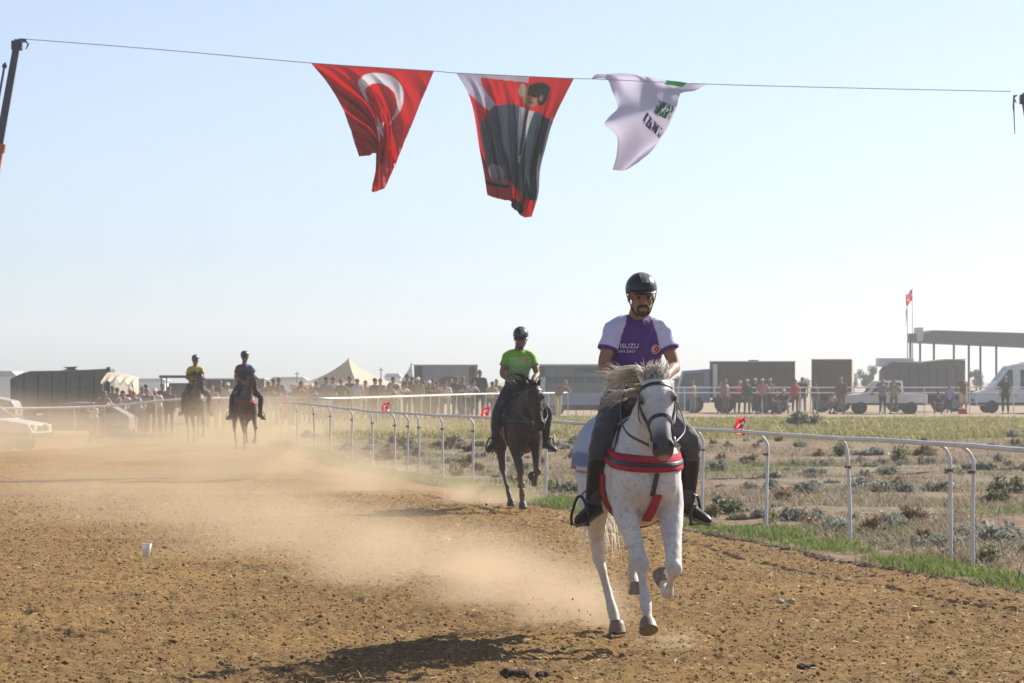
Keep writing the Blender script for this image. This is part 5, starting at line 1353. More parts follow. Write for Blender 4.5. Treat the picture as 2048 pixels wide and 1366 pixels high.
# tarpaulin covered lorry on the far left
Y0 = 135.0; s0 = FPX / Y0
def lx(px, x0): return X_at(px, Y0) - x0
x0 = X_at(20, Y0); root = empty('tarp_lorry', (x0, Y0, -.2)); tag(root, 'large lorry under brown grey tarpaulin on the far left', 'truck', 'lorries parked behind the crowd')
zt = lambda py: CAMZ + (HZ - py) / s0 + .2
b = B(); out = [(lx(20, x0), .7), (lx(216, x0), .7), (lx(216, x0), zt(737)), (lx(180, x0), zt(739)), (lx(120, x0), zt(741)), (lx(60, x0), zt(742)), (lx(40, x0), zt(748)), (lx(20, x0), zt(758))]
prism(b, out, 0, 2.4, .05); bobj('tarpaulin', b, M_TARP, root)
for k in range(1, 7): xx = lx(20 + 28 * k, x0); part(root, 'tarp_strap', M_BLK, (xx - .02, xx + .02, -.02, -.003, .72, zt(745)))
part(root, 'rear_post', M_BLK, (lx(213, x0), lx(220, x0), -.03, .1, .7, zt(734)))
b = B(); prism(b, [(lx(118, x0), zt(741) + .02), (lx(150, x0), zt(741) + .02), (lx(142, x0), zt(737)), (lx(148, x0), zt(733)), (lx(120, x0), zt(734)), (lx(130, x0), zt(737))], .8, 1.2); bobj('roof_fitting', b, M_BLK, root)
part(root, 'chassis', M_CHASSIS, (.2, lx(210, x0), .3, 2.1, .5, .69))
for px in (50, 160, 190): wheel(root, lx(px, x0), .2, .46, .3)
# cream awning hung from it
root = empty('awning', (X_at(217, Y0), Y0 - .3, -.2)); tag(root, 'torn cream awning stretched over spectators beside the tarpaulin lorry', 'awning')
U, Vv = np.meshgrid(np.linspace(0, 1, 30), np.linspace(0, 1, 20)); wA = X_at(279, Y0) - X_at(217, Y0)
Xa = U * wA; Ya = -.2 - 2.2 * Vv; Za = zt(743) - .06 - .22 * U ** 2 - (.34 + .10 * np.sin(U * 23) * Vv + .10 * np.sin(U * 9 + 1) * Vv) * Vv - .08 * np.sin(U * 6) * Vv
me = grid_mesh('canvas', Xa, Ya, Za); o = obj('canvas', me, M_CREAM, root); mo = o.modifiers.new('t', 'SOLIDIFY'); mo.thickness = .02
b = B(); U2, V2 = np.meshgrid(np.linspace(0, 1, 24), np.linspace(0, 1, 12)); me = grid_mesh('side_cloth', wA + .02 + .06 * np.sin(V2 * 6) * U2, -.2 - 2.2 * U2, zt(754) - .25 * U2 - V2 * (1.0 + .25 * np.sin(U2 * 9)))
o = obj('side_cloth', me, M_CREAM, root); mo = o.modifiers.new('t', 'SOLIDIFY'); mo.thickness = .02; b.free()
for x_, y_ in ((wA, -2.3), (wA, -.2), (.1, -2.3)): b = B(); cyl(b, (x_, y_, 0), (x_, y_, zt(757) - .1), .025, n=8); bobj('pole', b, M_PALE, root)
# grey trailer
box_truck('trailer', 'long slate grey trailer behind the two far riders', 392, 528, 756.5, 146, M_TARP2, M_PALE, zfloor=.7, panels=5, cat='trailer')
# flat dark canopy
root = empty('shade_canopy', at_px(318, 150)); tag(root, 'thin dark flat canopy on poles left of the yellow shirted rider', 'canopy')
wC = X_at(382, 150) - X_at(318, 150); part(root, 'roof', M_DKBOX, (0, wC, 0, 2.5, CAMZ + (HZ - 756) / FPX * 150, CAMZ + (HZ - 750.5) / FPX * 150), bev=.02)
for x_ in (.1, wC - .1):
    for y_ in (.1, 2.4): b = B(); cyl(b, (x_, y_, 0), (x_, y_, 1.86), .03, n=8); bobj('pole', b, M_BLK, root)
part(root, 'back_panel', M_TARP2, (.2, wC, 2.45, 2.5, .4, 1.6))
# cream pyramid tent
def tent(name, label, pxc, pytop, half_px, pyeave, Y, m, valance=.28, poles=True, asym=1.0):
    s_ = FPX / Y; root = empty(name, at_px(pxc, Y)); tag(root, label, 'tent', 'pointed tents behind the crowd'); zt_ = CAMZ + (HZ - pytop) / s_; ze = CAMZ + (HZ - pyeave) / s_; hw_ = half_px / s_
    seg = 16; cor = [(-hw_, 0), (hw_ * .25, -hw_ * 1.1), (hw_ * asym, hw_ * .1), (-hw_ * .2, hw_ * 1.2)]
    for i in range(4):
        a, c_ = cor[i], cor[(i + 1) % 4]; rows = []
        for k in range(seg + 1):
            t = k / seg; h_ = ze + (zt_ - ze) * ((1 - t) ** 1.95); rows.append([V((t * (a[0] * (1 - q) + c_[0] * q), t * (a[1] * (1 - q) + c_[1] * q), h_)) + V((0, 0, -.05 * math.sin(math.pi * q) * t)) for q in np.linspace(0, 1, 9)])
        b = B(); quadstrip(b, rows, False, False); bmesh.ops.remove_doubles(b, verts=b.verts[:], dist=1e-4); bobj('roof_panel', b, m, root, True)
        b = B(); n_ = 24; rows = [[V((a[0] * (1 - q) + c_[0] * q, a[1] * (1 - q) + c_[1] * q, ze - .012 - .05 * math.sin(math.pi * q) - (valance * z + (.05 * abs(math.sin(q * 12 * math.pi)) * z)))) for q in np.linspace(0, 1, n_)] for z in (0, 1)]
        quadstrip(b, rows, False, False); bobj('valance', b, m, root)
        b = B(); cyl(b, (a[0] * .985, a[1] * .985, 0), (a[0] * .985, a[1] * .985, ze), .035, n=8); bobj('pole', b, M_PALE, root)
    b = B(); tube(b, [(0, 0, zt_ - .10), (0, 0, zt_ + .06)], [.05, .02], n=8); bobj('peak_cap', b, m, root)
    return root
tent('pointed_tent', 'large cream pointed tent behind the crowd, left of the green rider', 697, 718, 118, 768, 152, M_CREAM)
tent('pointed_tent', 'grey white pointed tent just left of the pale box lorry', 823, 727, 42, 772, 168, M_WCANV, asym=.9)
# pale box lorry with a dark arch on its side
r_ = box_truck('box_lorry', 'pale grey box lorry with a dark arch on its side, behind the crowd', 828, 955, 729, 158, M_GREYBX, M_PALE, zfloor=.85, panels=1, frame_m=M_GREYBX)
xA = X_at(828, 158); zz = lambda py, Y: CAMZ + (HZ - py) / FPX * Y
part(r_, 'dark_end_panel', M_DKBOX, (0.03, .42, -.05, -.036, .9, zz(733, 158))); part(r_, 'dark_end_panel', M_DKBOX, (X_at(938, 158) - xA, X_at(950, 158) - xA, -.05, -.036, .9, zz(733, 158)))
b = B(); cxA = X_at(897, 158) - xA; ra = .78; arch = [(cxA + ra * math.cos(t), 1.0 + .95 * math.sin(t)) for t in np.linspace(0, math.pi, 20)]; prism(b, arch, -.06, -.036); bobj('side_arch', b, M_DKBOX, r_)
# grey bus body right of the green rider
Yb_ = 150.0; x0 = X_at(1078, Yb_); root = empty('old_bus', (x0, Yb_, 0)); Lb = X_at(1216, Yb_) - x0; tag(root, 'grey bus with dark window band and pale blue skirt, between the front two riders', 'bus')
ztb = zz(728, Yb_); part(root, 'body', mat('bus_grey', (.17, .17, .185), .5, var=.1, vscale=2), (0, Lb + 1.2, 0, 2.4, .95, ztb - .10), bev=.06); part(root, 'roof', M_PALE, (.02, Lb + 1.2, .02, 2.38, ztb - .098, ztb), bev=.03)
part(root, 'skirt', mat('bus_blue_skirt', (.30, .33, .42), .5, var=.08), (.02, Lb + 1.18, -.03, -.004, .55, 1.15)); part(root, 'underbody', M_CHASSIS, (.1, Lb + 1.0, .1, 2.2, .3, .94))
part(root, 'front_panel', M_DKBOX, (.0, .28, -.04, -.004, 1.9, ztb - .14)); part(root, 'pale_lower_front', M_PALE, (0, .3, -.045, -.004, 1.16, 1.88))
part(root, 'side_window', M_GLASS, (Lb * .52, Lb, -.02, -.003, ztb - .42, ztb - .18))
for k in range(5): xx = .4 + k * .62; part(root, 'side_window', M_GLASS, (xx, xx + .55, -.02, -.003, 1.62, 1.92))
for xx in (.8, Lb): wheel(root, xx, .15, .42, .26)
# low sheds right of the front rider
root = empty('low_shed', at_px(1352, 175)); tag(root, 'low brown shed with chimney pots right of the front rider\'s shoulder', 'shed')
wS = X_at(1402, 175) - X_at(1352, 175); part(root, 'wall', mat('shed_brown', (.17, .125, .10), .9, var=.15), (0, wS, 0, 2, 0, zz(760, 175))); part(root, 'roof', M_DKBOX, (-.1, wS + .1, -.1, 2.1, zz(760, 175), zz(757.5, 175)))
part(root, 'chimney', M_DKBOX, (.95 * wS * .7, .95 * wS * .7 + .2, .8, 1.0, zz(757.4, 175), zz(751, 175))); part(root, 'chimney', M_DKBOX, (.35, .55, .8, 1.0, zz(757.4, 175), zz(750, 175)))
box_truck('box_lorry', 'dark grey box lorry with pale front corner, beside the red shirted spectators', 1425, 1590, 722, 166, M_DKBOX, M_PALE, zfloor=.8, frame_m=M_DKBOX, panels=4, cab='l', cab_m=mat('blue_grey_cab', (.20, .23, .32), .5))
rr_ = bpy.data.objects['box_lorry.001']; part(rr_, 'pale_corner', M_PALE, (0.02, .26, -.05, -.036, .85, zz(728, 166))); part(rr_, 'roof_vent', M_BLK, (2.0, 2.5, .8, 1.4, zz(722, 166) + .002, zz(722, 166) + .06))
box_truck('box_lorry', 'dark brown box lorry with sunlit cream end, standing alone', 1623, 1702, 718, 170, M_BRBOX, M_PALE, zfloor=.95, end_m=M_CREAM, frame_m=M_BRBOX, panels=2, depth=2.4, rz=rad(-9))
# slate tarpaulin lorry behind the pickup
Yt_ = 172.0; x0 = X_at(1766, Yt_); root = empty('tarp_lorry', (x0, Yt_, 0)); tag(root, 'slate grey tarpaulin lorry with sagging top, behind the white pickup', 'truck', 'lorries parked behind the crowd')
b = B(); fx = lambda px: X_at(px, Yt_) - x0; z2 = lambda py: zz(py, Yt_)
prism(b, [(fx(1768), .9), (fx(1931), .9), (fx(1931), z2(721)), (fx(1890), z2(721)), (fx(1845), z2(727)), (fx(1800), z2(724)), (fx(1780), z2(726)), (fx(1768), z2(742))], 0, 2.4, .05); bobj('tarpaulin', b, M_TARP2, root)
b = B(); prism(b, [(fx(1790), z2(724.5)), (fx(1845), z2(727) + .03), (fx(1890), z2(720.5)), (fx(1931), z2(720.5)), (fx(1931), z2(718)), (fx(1890), z2(718)), (fx(1845), z2(723)), (fx(1790), z2(722))], -.03, 2.43); bobj('roof_sheet', b, M_CREAM, root)
part(root, 'chassis', M_CHASSIS, (.2, fx(1925), .3, 2.1, .5, .89)); [wheel(root, fx(px), .2, .46, .3) for px in (1790, 1880, 1910)]
part(root, 'wind_deflector', M_PALE, (fx(1760), fx(1830), .4, 2.0, z2(726) - .2, z2(716)), bev=.03)
for k in range(1, 8): xx = fx(1780 + 19 * k); part(root, 'tarp_strap', M_BLK, (xx - .015, xx + .015, -.018, -.003, .92, z2(732)))
car('pickup_truck', 'white double cab pickup facing left, behind the fence', (X_at(1768, 163), 163, 0), rad(180), 4.3, 1.72, 1.75, m=M_VWHITE, kind='pickup', cat='pickup')
car('minibus', 'white minibus with dark windows at the right edge', (X_at(1946, 166) + 2.95, 166, 0), rad(180), 5.9, 2.62, 2.0, m=M_VWHITE, kind='van', cat='minibus', group='minibuses')
o = bpy.data.objects['minibus']; part(o, 'roof_rack', M_PALE, (-2.2, .4, -.6, .6, 2.64, 2.70))
# covered stand with flat roof on posts
Yc = 230.0; x0 = X_at(1822, Yc); root = empty('grandstand_canopy', (x0, Yc, 0)); tag(root, 'long grey flat roofed stand canopy on thin posts at the right', 'canopy'); fx = lambda px: X_at(px, Yc) - x0; z3 = lambda py: zz(py, Yc)
M_ROOFG = mat('canopy_grey', (.13, .135, .145), .6, var=.06)
b = B(); prism(b, [(fx(1846), z3(683)), (fx(1846), z3(667)), (fx(1866), z3(662)), (fx(2300), z3(675)), (fx(2300), z3(703))], 0, 9); bobj('roof_slab', b, M_ROOFG, root)
b = B(); prism(b, [(fx(1865), z3(662) + .005), (fx(2300), z3(675) + .005), (fx(2300), z3(673)), (fx(1865), z3(660))], -.1, 9.1); bobj('roof_edge', b, M_PALE, root)
part(root, 'end_box', M_ROOFG, (fx(1818), fx(1831), -.1, .8, z3(684), z3(667))); part(root, 'white_unit', M_PALE, (fx(1833), fx(1846) - .01, -.2, 1.5, z3(682), z3(655)))
for px, bt in ((1822, 684), (1870, 684), (1940, 686), (1995, 689), (2090, 692), (2190, 696)):
    for yy_ in ((.6, 8.4) if px > 1830 else (.4,)): b = B(); cyl(b, (fx(px), yy_, 0), (fx(px), yy_, z3(bt)), .085, n=10); bobj('post', b, M_ROOFG, root)
part(root, 'tier', M_ROOFG, (fx(1860), fx(2300), 4.0, 8.0, 0, .5), (fx(1860), fx(2300), 6.0, 8.0, .5, 1.0))
# flag poles beside it
def flagpole(px, pytop, Y, label, cloth, cols_):
    root = empty('flagpole', at_px(px, Y)); tag(root, label, 'flagpole', 'flagpoles by the stand'); zt_ = zz(pytop, Y)
    b = B(); tube(b, [(0, 0, 0), (0, 0, zt_ * .5), (0, 0, zt_)], [.05, .04, .025], n=8); ball(b, (0, 0, zt_ + .04), .05, .05, .05, n=8); bobj('pole', b, M_PALE, root, True)
    n = 26; U, Vv = np.meshgrid(np.linspace(0, 1, n), np.linspace(0, 1, n)); w_, h_ = cloth
    X_ = -U * w_ * (1 - .35 * Vv * 0) ; Z_ = zt_ - .08 - Vv * h_ - U * h_ * .45 + .08 * np.sin(U * 7); Y_ = .12 * np.sin(U * 9 + Vv * 3)
    me = grid_mesh('flag', X_, Y_, Z_); u = U.ravel(); v = Vv.ravel(); c = np.tile(np.array(cols_), (n * n, 1))
    if cols_[0] > .4 and cols_[1] < .2: cr_star(v, u, .5, .42, 1.0, c)
    paint(me, c); obj('flag', me, M_CLOTH, root)
flagpole(1825, 577, 232, 'tall pole flying a red flag beside the stand canopy', (.5, .85), (.55, .02, .03))
flagpole(1815, 604, 236, 'pole with a limp pale flag left of the red flag', (.16, 1.25), (.45, .46, .48))
# small trees on the skyline
def tree(px, pytop, wpx, Y, label, seed, stem=True):
    r = np.random.default_rng(seed); s_ = FPX / Y; H_ = CAMZ + (HZ - pytop) / s_; root = empty('tree', at_px(px, Y)); tag(root, label, 'tree', 'trees on the skyline')
    b = B(); tube(b, [(0, 0, -.1), (.05, 0, H_ * .4), (0, .1, H_ * .75)], [.13, .09, .03], n=8)
    for k in range(6): a = r.uniform(0, 6.28); z_ = H_ * r.uniform(.3, .6); tube(b, [(0.03, 0, z_), (math.cos(a) * wpx / s_ * .3, math.sin(a) * .6, z_ + H_ * .22)], [.05, .02], n=6)
    bobj('trunk', b, mat('tree_bark', (.12, .09, .07), .9), root)
    n = 2600; W_ = wpx / s_ / 2; th = r.uniform(0, 6.28, n); ph = np.arccos(r.uniform(-1, 1, n)); lob = [(r.uniform(-.6, .6) * W_, r.uniform(-.5, .5) * W_, H_ * r.uniform(.45, .85), r.uniform(.25, .5)) for _ in range(9)]
    li = r.integers(0, 9, n); lb = np.array(lob)[li]; rad_ = r.random(n) ** .4 * lb[:, 3]
    c = np.stack([lb[:, 0] + np.cos(th) * np.sin(ph) * rad_ * W_, lb[:, 1] + np.sin(th) * np.sin(ph) * rad_ * W_, np.minimum(lb[:, 2] + np.cos(ph) * rad_ * H_ * .35, H_)], 1)
    a = r.normal(0, 1, (n, 3)); a /= np.linalg.norm(a, axis=1)[:, None]; q = np.cross(a, r.normal(0, 1, (n, 3))); q /= np.linalg.norm(q, axis=1)[:, None]; sz = .09 * H_ / 4
    co = np.stack([c - a * sz, c + q * sz * .6, c + a * sz, c - q * sz * .6], 1).reshape(-1, 3); i = np.arange(n)[:, None] * 4
    me = tri_mesh('crown', co, np.concatenate([i + np.array([[0, 1, 2, 3]])])); paint(me, np.repeat(ramp_cols(n, (.05, .075, .035), (.14, .16, .08)), 4, 0)); obj('crown', me, M_BLADE, root)
tree(1733, 727, 46, 300, 'grey green tree between the brown lorry and the slate lorry', 3)
tree(1705, 745, 36, 320, 'small bush like tree behind the brown lorry', 4)
tree(1952, 731, 40, 300, 'round green tree left of the white minibus', 5)
tree(1605, 755, 40, 320, 'low hazy tree between the two dark box lorries', 6)
tree(1362, 742, 26, 300, 'small tree just right of the front rider', 7)
# distant sheds along the horizon
for k, (a_, b_, t_, Y_, lab) in enumerate(((540, 612, 754, 420, 'pale distant shed left of the cream tent'), (770, 800, 747, 420, 'pale distant building between the two tents'), (-40, 30, 742, 330, 'pale distant building roof at the far left'), (268, 330, 757, 420, 'low distant pale shed right of the awning'))):
    root = empty('distant_shed', at_px(a_, Y_)); tag(root, lab, 'shed', 'distant sheds'); w_ = X_at(b_, Y_) - X_at(a_, Y_); h_ = zz(t_, Y_)
    part(root, 'wall', M_PALE, (0, w_, 0, 8, 0, h_ * .8)); b = B(); prism(b, [(-.2, h_ * .8 + .003), (w_ + .2, h_ * .8 + .003), (w_ * .9, h_), (w_ * .1, h_)], -.2, 8.2); bobj('roof', b, M_GREYBX, root)
# thin masts on the skyline
for px, t_, Y_, lab in ((594, 743, 400, 'thin dark mast left of the cream tent'), (762, 735, 400, 'thin grey mast right of the cream tent')):
    root = empty('mast', at_px(px, Y_)); tag(root, lab, 'mast'); b = B(); tube(b, [(0, 0, 0), (0, 0, zz(t_, Y_))], [.12, .07], n=6); bobj('pole', b, M_BLK, root); b = B(); box(b, -.3, .3, -.05, .05, zz(t_, Y_) - .35, zz(t_, Y_) - .25); bobj('crossarm', b, M_BLK, root)

# ------------------------------------------------------------------ spectators
def stand_pose(kind):
    J = dict(pelvis=(0, 0, .96), chest=(.01, 0, 1.29), neck=(.01, 0, 1.47), head=(.03, 0, 1.60), sh=[(0, -.18, 1.40), (0, .18, 1.40)], el=[(-.02, -.25, 1.13), (-.02, .25, 1.13)], wr=[(.06, -.24, .90), (.06, .24, .90)],
             hip=[(0, -.10, .93), (0, .10, .93)], kn=[(.02, -.11, .50), (.02, .11, .50)], an=[(-.02, -.12, .09), (-.02, .12, .09)], toe=[(.16, -.16, .05), (.16, .16, .05)], hand=(None, None))
    if kind == 'lean':
        J.update(pelvis=(-.18, 0, .95), chest=(.06, 0, 1.20), neck=(.20, 0, 1.33), head=(.31, 0, 1.44), sh=[(.14, -.18, 1.28), (.14, .18, 1.28)], el=[(.34, -.25, 1.12), (.34, .25, 1.12)], wr=[(.50, -.08, 1.17), (.50, .10, 1.17)], hip=[(-.18, -.10, .92), (-.18, .10, .92)], kn=[(-.08, -.12, .50), (-.16, .12, .50)], an=[(-.10, -.13, .09), (-.24, .13, .09)], toe=[(.08, -.16, .05), (-.06, .16, .05)])
    if kind == 'cross':
        J.update(el=[(.06, -.25, 1.16), (.06, .25, 1.16)], wr=[(.22, -.02, 1.18), (.22, .02, 1.16)], kn=[(.04, -.10, .50), (.0, .13, .50)])
    if kind == 'phone':
        J.update(el=[(.10, -.26, 1.18), (-.02, .25, 1.13)], wr=[(.26, -.14, 1.44), (.05, .24, .90)])
    if kind == 'hips':
        J.update(el=[(-.06, -.36, 1.18), (-.06, .36, 1.18)], wr=[(.04, -.20, 1.00), (.04, .20, 1.00)], an=[(0, -.18, .09), (0, .18, .09)], toe=[(.14, -.26, .05), (.14, .26, .05)], kn=[(.03, -.15, .5), (.03, .15, .5)])
    if kind == 'crouch':
        J.update(pelvis=(-.15, 0, .40), chest=(.05, 0, .68), neck=(.12, 0, .85), head=(.17, 0, .98), sh=[(.10, -.18, .79), (.10, .18, .79)], el=[(.22, -.25, .58), (.22, .25, .58)], wr=[(.40, -.08, .56), (.40, .08, .56)], hip=[(-.13, -.11, .38), (-.13, .11, .38)], kn=[(.28, -.20, .48), (.28, .20, .48)], an=[(.06, -.18, .09), (.06, .18, .09)], toe=[(.24, -.22, .05), (.24, .22, .05)])
    return J
def colr(n, c, r=.85): return mat('cloth_' + n, c, r, var=.1, vscale=20)
CL = dict(dark=colr('dark', (.035, .035, .04)), black=colr('black', (.02, .02, .022)), grey=colr('grey', (.20, .20, .21)), white=colr('white', (.62, .61, .62)), mauve=colr('mauve', (.27, .17, .19)), red=colr('red', (.42, .03, .04)), pink=colr('pink', (.42, .16, .17)), olive=colr('olive', (.14, .13, .07)), khaki=colr('khaki', (.26, .21, .13)),
          beige=colr('beige', (.46, .38, .29)), lilac=colr('lilac', (.44, .40, .58)), blue=colr('blue', (.08, .12, .26)), navy=colr('navy', (.03, .04, .08)), brown=colr('brown', (.13, .07, .05)), purple=colr('purple', (.30, .22, .48)), lblue=colr('lblue', (.32, .38, .50)), dgreen=colr('dgreen', (.045, .06, .04)), orange=colr('orange', (.42, .17, .05)))
PROTO = {}
def crowd_person(px, Y, pose, shirt, trous, label, hg='hair', face=0.0, sc=1.0, skin=None, bare=False, long=False, cap=None, dz=0.0, hair=None):
    key = (pose, hg, bare, long)
    if key not in PROTO:
        root = empty('person'); person(stand_pose(pose), (1, 0, -.15 if pose != 'lean' else -.1), parent=root, voxel=.026, fine=False, shirt=CL['grey'], trousers=CL['dark'], head=hg, barelegs=bare, longsleeve=long, wrinkle=0, loose=.016); PROTO[key] = root; o = root
    else: o = copy_tree(PROTO[key])
    X_ = X_at(px, Y); o.location = (X_, Y, float(dip(np.array([X_]), np.array([Y]))[0]) + dz); o.rotation_euler = (0, 0, -math.pi / 2 + face); o.scale = (sc * 1.05,) * 3
    for ch in o.children:
        nm = ch.name.split('.')[0]; m = {'shirt': CL[shirt], 'trousers': CL[trous], 'body': skin or M_SKIN, 'hair': hair or M_HAIRB, 'cap': CL.get(cap or 'white'), 'cap_peak': CL.get(cap or 'white')}.get(nm)
        if m: ch.material_slots[0].link = 'OBJECT'; ch.material_slots[0].material = m
    tag(o, label, 'person', 'spectators behind the rail'); return o
L_ = 'lean'; 
